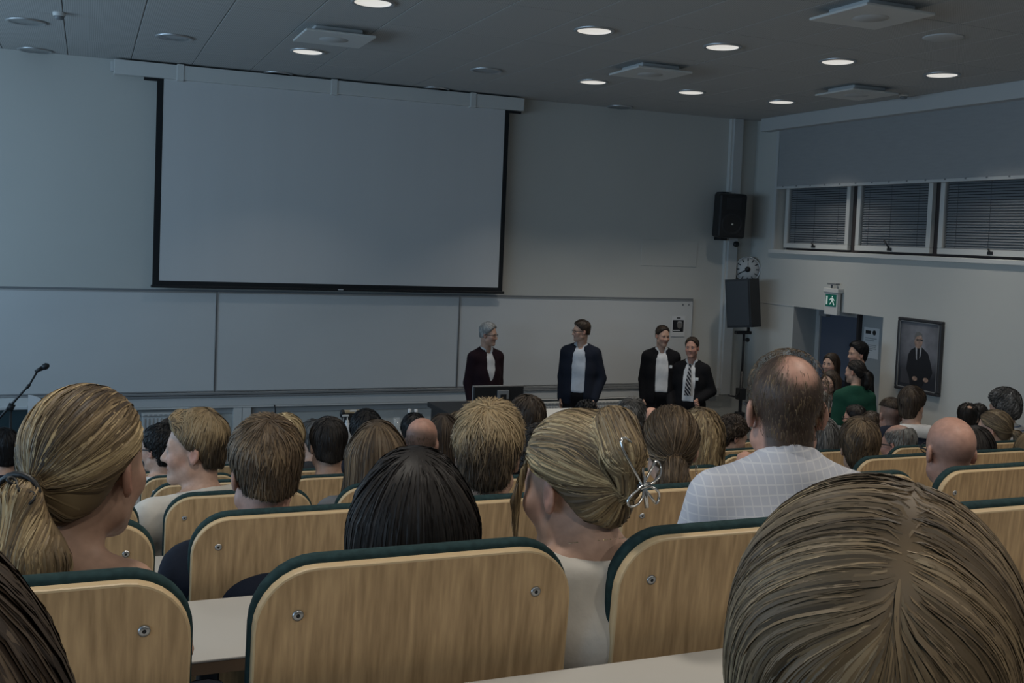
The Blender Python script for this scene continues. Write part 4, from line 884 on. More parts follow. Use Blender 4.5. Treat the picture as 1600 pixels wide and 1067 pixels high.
def hair_flow(style, P, g, p):
    d = np.zeros_like(P)
    if style in ('pony', 'clip'):
        T = np.array(p.get('tie', (0, -0.118, -0.012))) if style == 'pony' else np.array((-0.005, -0.125, 0.0))
        v = T-P; L = np.linalg.norm(v, axis=1, keepdims=True); d = v/np.maximum(L, 1e-6)
        if style == 'pony':
            ch = np.array(p['_chain']); intail = (P[:, 1] < T[1]-0.012) | ((P[:, 2] < -0.085))
            seg = np.clip(((T[2]-P[:, 2])/max(p.get('tail', 0.3), 0.01)*4).astype(int), 0, 3); td = ch[1:]-ch[:-1]; td /= np.linalg.norm(td, axis=1, keepdims=True)
            d[intail] = td[seg[intail]]+np.array((0, 0, -0.35))
            near = (~intail) & (L[:, 0] < 0.02); d[near] = (0, -0.4, -1)
        else:
            bun = (P[:, 1] < -0.075) & (P[:, 2] > 0.03) & (np.linalg.norm(P-np.array((0, -0.014, 0.036)), axis=1) > 0.118)
            a = np.array((-0.2, -0.75, -1.0)); d[bun] = a+0.5*(P[bun]-np.array((0, -0.11, 0.08)))*np.array((8, 0, 0))
            lock = (P[:, 1] > 0.045) & (P[:, 2] < 0.05); d[lock] = (0, 0.1, -1)
            top = (P[:, 2] > 0.075) & ~bun; d[top] = d[top]+np.array((0, -0.3, 0.25))
    else:
        crown = np.array(p.get('crown', (0.0, -0.055, 0.12)))
        if style in ('part', 'long', 'bob', 'wavy', 'mid'):
            yy = np.clip(P[:, 1], crown[1], 0.085); C = np.stack([np.full(len(P), crown[0]), yy, np.full(len(P), 0.13)], 1)
            v = P-C; v[:, 2] *= 0.3; n = np.linalg.norm(v, axis=1, keepdims=True); d = v/np.maximum(n, 1e-6); low = np.clip((0.10-P[:, 2:3])/0.10, 0, 1)
            d = d*(1-0.85*low)+g*(0.25+1.2*low)
        else:
            v = P-crown; n = np.linalg.norm(v, axis=1, keepdims=True); d = v/np.maximum(n, 1e-6); fr = np.clip((P[:, 1:2]+0.03)/0.06, 0, 1)*np.clip((P[:, 2:3]-0.05)/0.04, 0, 1)
            d = d*(1-0.5*fr)+np.array(p.get('comb', (0.25, 0.6, 0)))*fr+g*0.45*(1-fr)
            sw = np.stack([-v[:, 1], v[:, 0], 0*v[:, 0]], 1)/np.maximum(n, 1e-6); d += 0.35*sw*np.exp(-(n/0.05)**2)
    return d
def streak(P, seed):
    a = np.sin(P[:, 0]*95+seed+2.2*np.sin(P[:, 2]*31+seed))+np.sin(P[:, 1]*83+seed*1.7+1.5*np.sin(P[:, 2]*43))+np.sin(P[:, 2]*67+P[:, 0]*40+seed*0.6)
    return a/3
def sstep(x, a, b): t = np.clip((x-a)/(b-a), 0, 1); return t*t*(3-2*t)
def build_hair(parent, Hc, R, s, style, key, q, p, lean=None):
    h = {3: 0.0056, 2.5: 0.007, 2: 0.009, 1: 0.012}[q]/1.0
    G = hair_field(style, p, h); V, Q = surface_nets(G); V = relax(V, Q, 2, 0.5)
    n, steps, rad = {3: (3700, 8, 0.00095), 2.5: (1700, 7, 0.00125), 2: (800, 6, 0.0018), 1: (260, 5, 0.003)}[q]
    steps = p.get('steps', steps); n = int(n*p.get('n', 1.0)); L = p.get('len', {'short': 0.05, 'messy': 0.06, 'curly': 0.05, 'balding': 0.045, 'fringe': 0.04, 'pony': 0.16, 'clip': 0.14}.get(style, 0.22)); rad *= p.get('r', 1.0)
    g = R.T @ np.array((0, 0, -1.0)); seed = float(rng.random()*20)
    lo = np.array([a[0] for a in G.ax]); f = G.f; gr = np.stack(np.gradient(f, h), -1); shp = np.array(f.shape)
    def samp(P):
        u = (P-lo)/h; u = np.clip(u, 0.001, shp-1.002); i = u.astype(int); w = u-i; out = np.zeros((len(P), 4))
        for dx in (0, 1):
            for dy in (0, 1):
                for dz in (0, 1):
                    ww = (w[:, 0] if dx else 1-w[:, 0])*(w[:, 1] if dy else 1-w[:, 1])*(w[:, 2] if dz else 1-w[:, 2]); I = (i[:, 0]+dx, i[:, 1]+dy, i[:, 2]+dz)
                    out[:, 0] += ww*f[I]; out[:, 1:] += ww[:, None]*gr[I]
        return out
    fa = rng.integers(0, len(Q), n)
    if style not in ('pony', 'clip'):          # roots are denser round the crown and along the parting
        cr = np.array(p.get('crown', (0.0, -0.055, 0.12))); qc = V[Q].mean(1); nearc = np.nonzero((np.abs(qc[:, 0]-cr[0]) < 0.03) & (qc[:, 2] > 0.07) & ((np.abs(qc[:, 1]-cr[1]) < 0.035) | ((qc[:, 1] > cr[1]) & (style in ('part', 'long', 'bob')))))[0]
        if len(nearc): m_ = int(n*0.22); fa[:m_] = nearc[rng.integers(0, len(nearc), m_)]
    P = V[Q[fa]].mean(1)+rng.normal(0, h*0.4, (n, 3))
    if p.get('thin'):                           # hair thins out towards a bare spot
        sc_, sr_ = p['thin']; dd = np.linalg.norm(P-np.array(sc_), axis=1); P = P[rng.random(n) < sstep(dd, sr_*0.45, sr_*1.3)]; n = len(P)
    lift = p.get('lift', 0.0015); jit = p.get('jit', 0.10); ds = L*(0.6+0.8*rng.random(n))/steps
    jd = rng.normal(0, 1, (n, 3))*jit; o0 = rng.uniform(-0.0005, 0.0022, n)*(1+p.get('rough', 0)); lf = lift*rng.random(n)**2; ph = rng.random(n)*6.28; cur = p.get('curl', 0.0)
    pts = []; nrm = []; bad = np.zeros(n, bool)
    root_hc = streak(P, seed)
    for k in range(steps+1):
        S = samp(P); N = S[:, 1:]; N /= np.maximum(np.linalg.norm(N, axis=1, keepdims=True), 1e-6); off = o0+lf*(k/steps)**1.5-0.0018*(k == 0)
        if k > 1: bad |= np.abs(S[:, 0]-off) > p.get('tol', 0.007)
        P = P-np.clip(S[:, :1]-off[:, None], -0.01, 0.01)*N
        d = hair_flow(style, P, g, p)+jd; d -= N*(d*N).sum(1, keepdims=True); d /= np.maximum(np.linalg.norm(d, axis=1, keepdims=True), 1e-6)
        Pk = P
        if cur: sd = np.cross(d, N); w_ = p.get('cfreq', 9.0)*k/steps; Pk = P+sd*(cur*np.sin(w_+ph))[:, None]+N*(cur*0.7*(1+np.cos(w_+ph)))[:, None]
        mv = ds
        if '_edge' in p: mv = ds*np.clip(-(p['_edge'](P)-0.002)/0.008, 0, 1)
        pts.append(Pk); nrm.append(N); P = P+d*mv[:, None]
    ok = ~bad; n = int(ok.sum()); root_hc = root_hc[ok]; pts = np.stack(pts, 1)[ok]; nrm = np.stack(nrm, 1)[ok]; T = np.gradient(pts, axis=1); T /= np.maximum(np.linalg.norm(T, axis=2, keepdims=True), 1e-9)
    B = np.cross(T, nrm); B /= np.maximum(np.linalg.norm(B, axis=2, keepdims=True), 1e-9); N2 = np.cross(B, T)
    tt = np.linspace(0, 1, steps+1); pr = rad*(1-0.75*tt**2)*np.where(tt == 0, 0.5, 1); rs = (0.7+0.8*rng.random(n))[:, None, None, None]
    tw = rng.uniform(-0.5, 0.5, n)[:, None, None]; W = B*np.cos(tw)+N2*np.sin(tw)
    ring = np.stack([W*1.7, -W*1.7], 2)*pr[None, :, None, None]*rs+pts[:, :, None, :]
    SV = ring.reshape(-1, 3); idx = np.arange(n*(steps+1)*2).reshape(n, steps+1, 2); qs = []
    for a, b in ((0, 1),): qs.append(np.stack([idx[:, :-1, a], idx[:, :-1, b], idx[:, 1:, b], idx[:, 1:, a]], -1).reshape(-1, 4))
    SQ = np.concatenate(qs)
    hc = np.clip(0.48+p.get('con', 0.34)*root_hc+rng.normal(0, 0.12, n), 0.02, 0.98)
    tipd = p.get('tips', 0.0)
    if tipd: hc = np.clip(hc+tipd*np.clip((pts[:, 0, 2]-0.055)/0.03, -0.6, 1), 0.02, 1.0)
    SH = np.repeat(hc, (steps+1)*2)
    VH = np.clip(0.36+0.22*streak(V, seed)+(0.25*tipd*np.clip((V[:, 2]-0.055)/0.03, -1, 1) if tipd else 0), 0, 1)
    if p.get('noshell'): V = V[:0]; Q = Q[:0]; VH = VH[:0]
    me = mesh_np('hair', np.concatenate([V, SV])*s, np.concatenate([Q, SQ+len(V)]), hair_mat(key), attrs=np.concatenate([VH, SH]))
    ob = link('hair', me, parent); M = Matrix.Identity(4)
    for i in range(3):
        for j in range(3): M[i][j] = float(R[i, j])
        M[i][3] = float(Hc[i])
    ob.matrix_local = M
    return ob, M

def glasses(parent, M, s, m=None, half=False):
    b = MB()
    for sx in (-1, 1):
        ring = [(sx*0.032+0.024*math.cos(a), 0.098-0.012*abs(math.cos(a))*0.4, 0.0+0.018*math.sin(a)) for a in [2*math.pi*k/16 for k in range(16)]]
        b.tube(ring, 0.0018, 5, closed=True); b.tube([(sx*0.056, 0.094, 0.006), (sx*0.074, 0.07, 0.006), (sx*0.081, 0.0, 0.006), (sx*0.078, -0.022, -0.008)], 0.0032, 5)
    b.tube([(-0.008, 0.102, 0.004), (0, 0.104, 0.007), (0.008, 0.102, 0.004)], 0.0018, 5)
    b.v = [tuple(c*s for c in v) for v in b.v]
    o = b.build('glasses', m or M_black, parent); o.matrix_local = M
def face_bits(parent, M, s, key, brow=True):
    for sx in (-1, 1):
        b = MB(); b.lathe([(0.0005, 0.0118), (0.004, 0.0111)], 12, m=2); b.lathe([(0.004, 0.0111), (0.0062, 0.0101)], 12, m=1); b.lathe([(0.0062, 0.0101), (0.0095, 0.0070), (0.0118, 0.0), (0.009, -0.0076), (0.0005, -0.0118)], 12, m=0)
        b.v = [tuple(c*s for c in v) for v in b.v]
        o = b.build('eye', [mat('eye white', (0.34, 0.33, 0.31), 0.3), mat('iris', (0.05, 0.07, 0.09), 0.3), M_black], parent); o.matrix_local = M @ Matrix.Translation((sx*0.031*s, 0.0735*s, 0.0)) @ Matrix.Rotation(-math.pi/2, 4, 'X')
        if brow:
            b = MB(); b.tube([(sx*0.014, 0.088, 0.018), (sx*0.030, 0.087, 0.023), (sx*0.048, 0.076, 0.018)], [0.003, 0.0036, 0.002], 6); b.v = [tuple(c*s for c in v) for v in b.v]
            o = b.build('eyebrow', hair_mat(key), parent); o.matrix_local = M

SKIN = {'fair': (0.50, 0.315, 0.235), 'mid': (0.43, 0.265, 0.19), 'ruddy': (0.47, 0.26, 0.195), 'dark': (0.22, 0.12, 0.08)}
def sstep(x, a, b): t = np.clip((x-a)/(b-a), 0, 1); return t*t*(3-2*t)
def body_cols(V, hc, R, s, skin, sex, stubble=0.0, face=True, scalp=None):
    c = np.tile(np.array(SKIN[skin]), (len(V), 1)); L = (V-hc) @ R/s
    if face:
        lip = np.exp(-((L[:, 0]/0.022)**4+((L[:, 2]+0.066)/0.0125)**4))*(L[:, 1] > 0.07); c = c*(1-lip[:, None]*0.75)+np.array((0.34, 0.12, 0.10))*lip[:, None]*0.75
        ck = np.exp(-(((np.abs(L[:, 0])-0.045)/0.022)**2+((L[:, 2]+0.03)/0.025)**2))*(L[:, 1] > 0.02); c *= 1+ck[:, None]*np.array((0.10, -0.08, -0.08))
        ear = np.exp(-(((np.abs(L[:, 0])-0.08)/0.012)**2+((L[:, 1]+0.01)/0.025)**2+((L[:, 2]+0.01)/0.04)**2)); c *= 1+ear[:, None]*np.array((0.12, -0.12, -0.12))
    if scalp:                                  # cropped hair shows as a tint of the scalp
        col, ft, amt, spot, sr = scalp; yb = np.interp(L[:, 2], [-0.13, -0.06, -0.03, -0.005, 0.02, 0.05, 0.085, 0.13], [-0.045, -0.040, -0.030, -0.002, 0.030, 0.048, 0.060, 0.07])
        m = (1-sstep(L[:, 1]-yb, -0.008, 0.006))*sstep(L[:, 2], -0.095, -0.070)*(1-sstep(0.3*(L[:, 1]+0.05)+L[:, 2], ft-0.02, ft+0.025))*(np.linalg.norm(L, axis=1) < 0.16)
        if spot is not None: m = m*sstep(np.linalg.norm((L-np.array(spot))*np.array((1, 0.8, 1)), axis=1), sr*0.6, sr*1.25)
        ear = (np.abs(L[:, 0]) > 0.0745) & (L[:, 2] < 0.02); m = m*(~ear); m = (m*amt)[:, None]; c = c*(1-m)+np.array(col)*m
    if stubble:
        bd = np.clip((L[:, 1]-0.01)/0.03, 0, 1)*np.clip((-0.040-L[:, 2])/0.02, 0, 1)*np.clip((L[:, 2]+0.14)/0.03, 0, 1); c *= 1-stubble*bd[:, None]*np.array((0.8, 0.75, 0.65))
    return c

def person(S):
    """S: x, top (pixel of the head's top), Y (depth), rel (degrees turned left of 'seen from behind'), row or None when standing"""
    g = S.get; q = g('q', 2); s = g('s', 1.0)*(0.96 if g('sex', 'm') == 'f' else 1.0); sex = g('sex', 'm')
    vy = view_yaw(S['x'], S['top']+30); topw = atY(S['x'], S['top'], S['Y']); t = g('hair', {}).get('t', 0.012) if g('style') else 0.0
    pitch, roll = math.radians(g('pitch', 4)), math.radians(g('roll', 0))
    hyaw = -(vy-math.radians(S['rel']))               # world rotation about Z of the head
    byaw = math.radians(g('body'))+0.0 if g('body') is not None else 0.35*((hyaw+math.pi) % (2*math.pi)-math.pi)
    if g('bodyrel') is not None: byaw = -(vy-math.radians(g('bodyrel')))
    Rw = rotm(hyaw, pitch, roll); up = Rw[:, 2]
    hcw = topw-np.array((0, 0, 0.119*s+t))            # head centre in the world
    stand = g('row') is None
    if stand: root_loc = np.array((hcw[0]-g('lean', 0)*math.sin(-byaw), hcw[1]-g('lean', 0)*math.cos(byaw), 0.0))
    else: root_loc = np.array((hcw[0]+g('dx', 0), rowY(S['row'])+g('hipy', 0.265), rowTop(S['row'])-0.95))
    root = empty(g('name', 'person'), root_loc, byaw); tag(root, S['label'], 'person', g('group'))
    Rb = np.array(Matrix.Rotation(byaw, 3, 'Z')); B = lambda w: Rb.T @ (np.asarray(w, float)-root_loc)
    hc = B(hcw); R = Rb.T @ Rw
    face = g('face', abs(S['rel']) > 35)
    pr = head_prims(hc, R, s, sex, face)
    nk = hc+R @ np.array((0, -0.022, -0.055))*s
    # neck base: under the head, a little behind
    fwd = np.array((0.0, 1, 0)); ex = np.array((1.0, 0, 0))
    N = hc+np.array((0, -0.040, -0.178 if g('row') is None else -0.145))*s+np.array(g('nk', (0, 0, 0)))
    wsh = ((0.155 if sex == 'f' else 0.180) if g('row') is not None else (0.140 if sex == 'f' else 0.158))*g('bw', 1.0)
    pr.append(('rc', N+np.array((0, 0, -0.05)), nk, 0.058*s*(0.86 if sex == 'f' else 1), 0.054*s*(0.84 if sex == 'f' else 1), 1, None, 'B', 0.025, 'u'))
    T, A, Lg, Ft = [], [], [], []
    rc = lambda a, b, ra, rb, k=0.03, sx=1.0, e=None: ('rc', np.asarray(a, float), np.asarray(b, float), ra, rb, sx, e, 'T', k, 'u')
    if stand:
        hz = N[2]; k_ = hz/1.47; pel = np.array((0, -0.01, 0.93*k_)); hipx = 0.085
    else:
        pel = np.array((0, 0.0, 0.47)); k_ = 1.0; hipx = 0.09
    bw = g('bw', 1.0); fat = g('fat', 1.0)
    c1 = N+np.array((0, 0.0, -0.13)); c2 = N*0.5+pel*0.5
    T += [rc(c1, c2, 0.108*bw*fat, 0.104*bw*fat, 0.04, 1.42 if sex == 'm' else 1.28, ex), rc(c2, pel, 0.104*bw*fat, 0.118*bw*fat, 0.05, 1.34, ex)]
    hands = []
    for sd, side in ((1, 'R'), (-1, 'L')):
        sh = N+np.array((sd*wsh, 0.0, (-0.088 if stand else -0.068)+g('shrug', 0.0)))
        T += [rc(N+np.array((sd*0.02, -0.01, -0.012)), sh+np.array((-sd*0.01, -0.005, 0.012)), 0.050, 0.050*bw, 0.05)]
        if g('arm'+side): e_, w_, pose, palm = g('arm'+side); e_ = N+np.array(e_)*np.array((sd, 1, 1)); w_ = N+np.array(w_)*np.array((sd, 1, 1))
        elif stand: e_ = sh+np.array((sd*0.035, -0.03, -0.285*k_)); w_ = e_+np.array((sd*0.0, 0.075, -0.235*k_)); pose = 'relaxed'; palm = (-sd, 0.2, 0)
        else: e_ = sh+np.array((sd*0.05, 0.11, -0.24)); w_ = e_+np.array((-sd*0.05, 0.22, 0.0)); pose = 'half'; palm = (0, 0.0, -1)
        A += [(sd, rc(sh, e_, 0.056*bw, 0.044*bw, 0.03), rc(e_, w_, 0.043*bw, 0.030, 0.02))]; hands.append((w_, w_-e_, palm, pose, sd < 0))
        if stand: kn = np.array((sd*0.095, 0.02, 0.50*k_)); an = np.array((sd*0.10, -0.02, 0.09)); hp = np.array((sd*hipx, -0.01, 0.88*k_))
        else: hp = np.array((sd*hipx, 0.02, 0.455)); kn = np.array((sd*0.11, 0.40, 0.46)); an = np.array((sd*0.11, 0.44, 0.09))
        Lg += [rc(hp, kn, 0.088*bw, 0.062, 0.03), rc(kn, an, 0.060, 0.042, 0.02)]; Ft += [rc(an+np.array((0, -0.02, -0.045)), an+np.array((sd*0.015, 0.17, -0.052)), 0.036, 0.034, 0.02)]
    Aall = [x for a in A for x in a[1:]]
    allp = np.array([p[1] for p in T+Aall+Lg+Ft]+[p[2] for p in T+Aall+Lg+Ft]+[hc])
    lo = allp.min(0)-0.17; hi = allp.max(0)+0.17; lo[2] = min(lo[2], 0.0); hi[2] = hc[2]+0.15*s
    hf, hcg = {3: (0.0074, 0.024), 2: (0.0135, 0.030), 1: (0.016, 0.034)}[q]
    if g('hb'): hcg = g('hb')
    if face and q == 2: hf = 0.0082 if stand else 0.009
    rr = 0.125*s
    G = Grid(graded(lo[0], hi[0], [(hc[0]-rr, hc[0]+rr)], hf, hcg), graded(lo[1], hi[1], [(hc[1]-rr, hc[1]+rr)], hf, hcg), graded(lo[2], hi[2], [(hc[2]-0.19*s, hi[2])], hf, hcg))
    put(G, T+Aall+Lg+Ft, -0.006); put(G, pr)
    V, Q = surface_nets(G)
    for w_, d_, palm, pose, left in hands:
        hv, hq = hand_mesh(pose if stand or g('armL') else pose+'_far', w_, d_, palm, left, (0.95 if sex == 'm' else 0.86)*g('hs', 1.0)); Q = np.concatenate([Q, hq+len(V)]); V = np.concatenate([V, hv])
    link('body', mesh_np('body', V, Q, M_skin, cols=body_cols(V, hc, R, s, g('skin', 'fair'), sex, g('stubble', 0.0), face, g('scalp'))), root)
    cg = lambda: Grid(graded(lo[0], hi[0], [], hcg, hcg), graded(lo[1], hi[1], [], hcg, hcg), graded(lo[2], N[2]+0.16, [(N[2]-0.2, N[2]+0.2)], min(hcg, 0.012), hcg))
    def nearneck(X, Y): return np.sqrt((X-N[0])**2+(Y-N[1])**2)-0.15
    def cutz(G, fn): G.cut(lambda X, Y, Z: fn(X, Y, Z)+0*X+0*Y+0*Z, k=0.006)
    # clothes
    kind = g('wear', 'crew'); tc = g('topc')
    hem = (0.80*k_ if stand else 0.40)
    slv = g('sleeve', 1.0)
    def sleeves():
        o = []
        for sd, ua, fa in A:
            if slv <= 0: continue
            if slv < 0.5: e = ua[1]+(ua[2]-ua[1])*slv*2; o += [('rc', ua[1], e, ua[3], ua[3]+(ua[4]-ua[3])*slv*2, 1, None, 'T', 0.03, 'u')]
            else: w_ = fa[1]+(fa[2]-fa[1])*min(1, (slv-0.5)*2); o += [ua, ('rc', fa[1], w_, fa[3], fa[4], 1, None, 'T', 0.02, 'u')]
        return o
    nh = g('neckh', 0.012)
    def garment(name, inf, m, neck, zcut=hem, opening=None, sleeve=True):
        G = cg(); put(G, T+(sleeves() if sleeve else []), inf)
        if not stand or True: put(G, [x for x in Lg[::2]] if zcut < pel[2]-0.02 and stand else [], inf+0.004)
        if neck == 'collar':
            G.union(*f_rc(N+np.array((0, 0.004, -0.02)), N+np.array((0, 0.012, 0.045)), 0.066*s*(0.9 if sex == 'f' else 1), 0.061*s*(0.9 if sex == 'f' else 1)), 0.018)
            cutz(G, lambda X, Y, Z: np.maximum((Z-(N[2]+0.050)+0.42*(Y-N[1]))*-1, nearneck(X, Y)))
            cutz(G, lambda X, Y, Z: np.maximum(np.abs(X-N[0])-0.018-0.35*(Z-N[2]+0.03), np.maximum(N[1]+0.03-Y, N[2]-0.03-Z)))   # collar opens in front
        elif neck == 'hood':
            G.union(*f_rc(N+np.array((-0.06, -0.05, 0.0)), N+np.array((0.06, -0.05, 0.0)), 0.045, 0.045), 0.02); cutz(G, lambda X, Y, Z: (Z-(N[2]+0.035)+0.3*(Y-N[1]))*-1)
        elif neck == 'jacket':
            cutz(G, lambda X, Y, Z: np.maximum((Z-(N[2]+0.034)+0.45*(Y-N[1]))*-1, nearneck(X, Y))); G.cut(*f_rc(N+np.array((0, 0.008, -0.10)), N+np.array((0, 0.012, 0.2)), 0.066*s, 0.066*s), k=0.004)
        elif neck == 'low': cutz(G, lambda X, Y, Z: (Z-(N[2]+g('neckz', -0.10))-np.maximum(np.abs(X-N[0])-0.07, 0)*0.8)*-1)
        else: cutz(G, lambda X, Y, Z: np.maximum((Z-(N[2]+nh)+0.35*(Y-N[1]))*-1, nearneck(X, Y)))
        cutz(G, lambda X, Y, Z: Z-zcut)
        if opening is not None:
            zs, ws = opening; wz = np.interp(G.ax[2], zs, ws).astype(F32)
            cutz(G, lambda X, Y, Z: np.maximum(np.abs(X-N[0]*0)-wz[None, None, :], 0.0-Y+0.02))
        V, Q = surface_nets(G); link(name, mesh_np(name, relax(V, Q, 1, 0.4), Q, m), root); return G
    def trousers(m):
        hl_ = hcg*(1.0 if stand else 1.5); G = Grid(graded(lo[0], hi[0], [], hl_, hl_), graded(lo[1], hi[1], [], hl_, hl_), graded(lo[2], pel[2]+0.2, [], hl_, hl_)); put(G, Lg, 0.012); put(G, [rc(pel+np.array((0, 0, 0.10)), pel, 0.104*bw*fat, 0.116*bw*fat, 0.03, 1.32, ex)], 0.008 if stand else 0.004)
        cutz(G, lambda X, Y, Z: (Z-(pel[2]+0.09))*-1); cutz(G, lambda X, Y, Z: Z-0.075)
        V, Q = surface_nets(G); link('trousers', mesh_np('trousers', relax(V, Q, 1, 0.4), Q, m), root)
        G = cg(); put(G, Ft, 0.012); V, Q = surface_nets(G); link('shoes', mesh_np('shoes', V, Q, M_black), root)
    if kind == 'suit':
        zt = N[2]; garment('shirt', 0.010, g('shirtc', cloth('white shirt', (0.62, 0.63, 0.65))), 'collar', pel[2]+0.02, sleeve=False)
        garment('jacket', 0.018, tc, 'jacket', hem, opening=g('opening'))
        if g('tie'):
            V = MB(); pts = [(N[0], N[1]+0.075, N[2]-0.015), (N[0], N[1]+0.10, N[2]-0.05), (N[0]*0.7, N[1]+0.145, N[2]-0.16), (N[0]*0.4, 0.150, N[2]-0.30), (0, 0.150, pel[2]+0.10)]
            ws_ = [0.018, 0.014, 0.026, 0.034, 0.038]
            vv = []; 
            for (x, y, z), w_ in zip(pts, ws_): vv += [(x-w_, y, z), (x+w_, y, z), (x+w_, y+0.008, z), (x-w_, y+0.008, z)]
            ff = []
            for i in range(4): ff += [[4*i+a, 4*i+(a+1) % 4, 4*i+4+(a+1) % 4, 4*i+4+a] for a in range(4)]
            V.add(vv, ff+[[0, 1, 2, 3], [16, 17, 18, 19]]); V.build('tie', g('tie'), root)
        if g('square'): MB().box((-0.118, N[1]+0.150, N[2]-0.20), (-0.085, N[1]+0.165, N[2]-0.165), bev=0.005).build('pocket_square', M_paper, root)
    elif kind == 'blazer':
        garment('top', 0.010, g('shirtc', cloth('black top', (0.01, 0.01, 0.012))), 'crew', pel[2], sleeve=False); garment('jacket', 0.024, tc, 'jacket', hem, opening=g('opening'))
    else: garment('top', g('inf', 0.014), tc, {'crew': 'crew', 'collar': 'collar', 'low': 'low', 'hood': 'crew'}[kind])
    if kind == 'hood':
        G = cg(); G.union(*f_rc(N+np.array((-0.075, -0.06, -0.01)), N+np.array((0.075, -0.06, -0.01)), 0.052, 0.052), 0.02)
        for sd in (-1, 1): G.union(*f_rc(N+np.array((sd*0.075, -0.055, -0.01)), N+np.array((sd*0.075, 0.04, -0.035)), 0.045, 0.03), 0.02)
        cutz(G, lambda X, Y, Z: (Z-(N[2]+0.035))*-1); V, Q = surface_nets(G); link('hood', mesh_np('hood', V, Q, g('hoodc')), root)
    trousers(g('legs', cloth('dark trousers', (0.015, 0.017, 0.024))))
    if g('style'): _, HM = build_hair(root, hc, R, s, S['style'], g('col', 'brown'), g('hq', q), dict(g('hair', {})))
    HM = Matrix.Identity(4)
    for i in range(3):
        for j in range(3): HM[i][j] = float(R[i, j])
        HM[i][3] = float(hc[i])
    if face: face_bits(root, HM, s, g('col', 'brown'))
    if g('glasses'): glasses(root, HM, s, None if g('glasses') is True else g('glasses'))
    S['_'] = dict(root=root, hc=hc, R=R, s=s, N=N, HM=HM, pel=pel)
    return S
# ------------------------------------------------------------------ the people
navy = cloth('navy', (0.012, 0.016, 0.028)); blackc = cloth('black', (0.008, 0.008, 0.010)); white = cloth('white', (0.60, 0.60, 0.60)); cream = cloth('cream', (0.62, 0.585, 0.53))
greyc = cloth('grey', (0.16, 0.165, 0.175)); dgrey = cloth('dark grey', (0.045, 0.047, 0.052)); plaid = fabric_pattern('white check', (0.54, 0.55, 0.61), (0.66, 0.66, 0.69), 0.017, 0.019, 0.15, 0.12)
burg = cloth('burgundy wool', (0.018, 0.008, 0.012)); green = cloth('green jacket', (0.010, 0.055, 0.036)); pink = cloth('pale pink', (0.52, 0.40, 0.40)); stripe = fabric_pattern('blue stripe', (0.60, 0.60, 0.60), (0.16, 0.20, 0.30), 0.0, 0.03, 0.3)
tie_m = fabric_pattern('striped tie', (0.020, 0.022, 0.03), (0.42, 0.42, 0.44), 0, 0.030, 0.30, 0.9)
dots = cloth('pale blue shirt', (0.50, 0.54, 0.60))
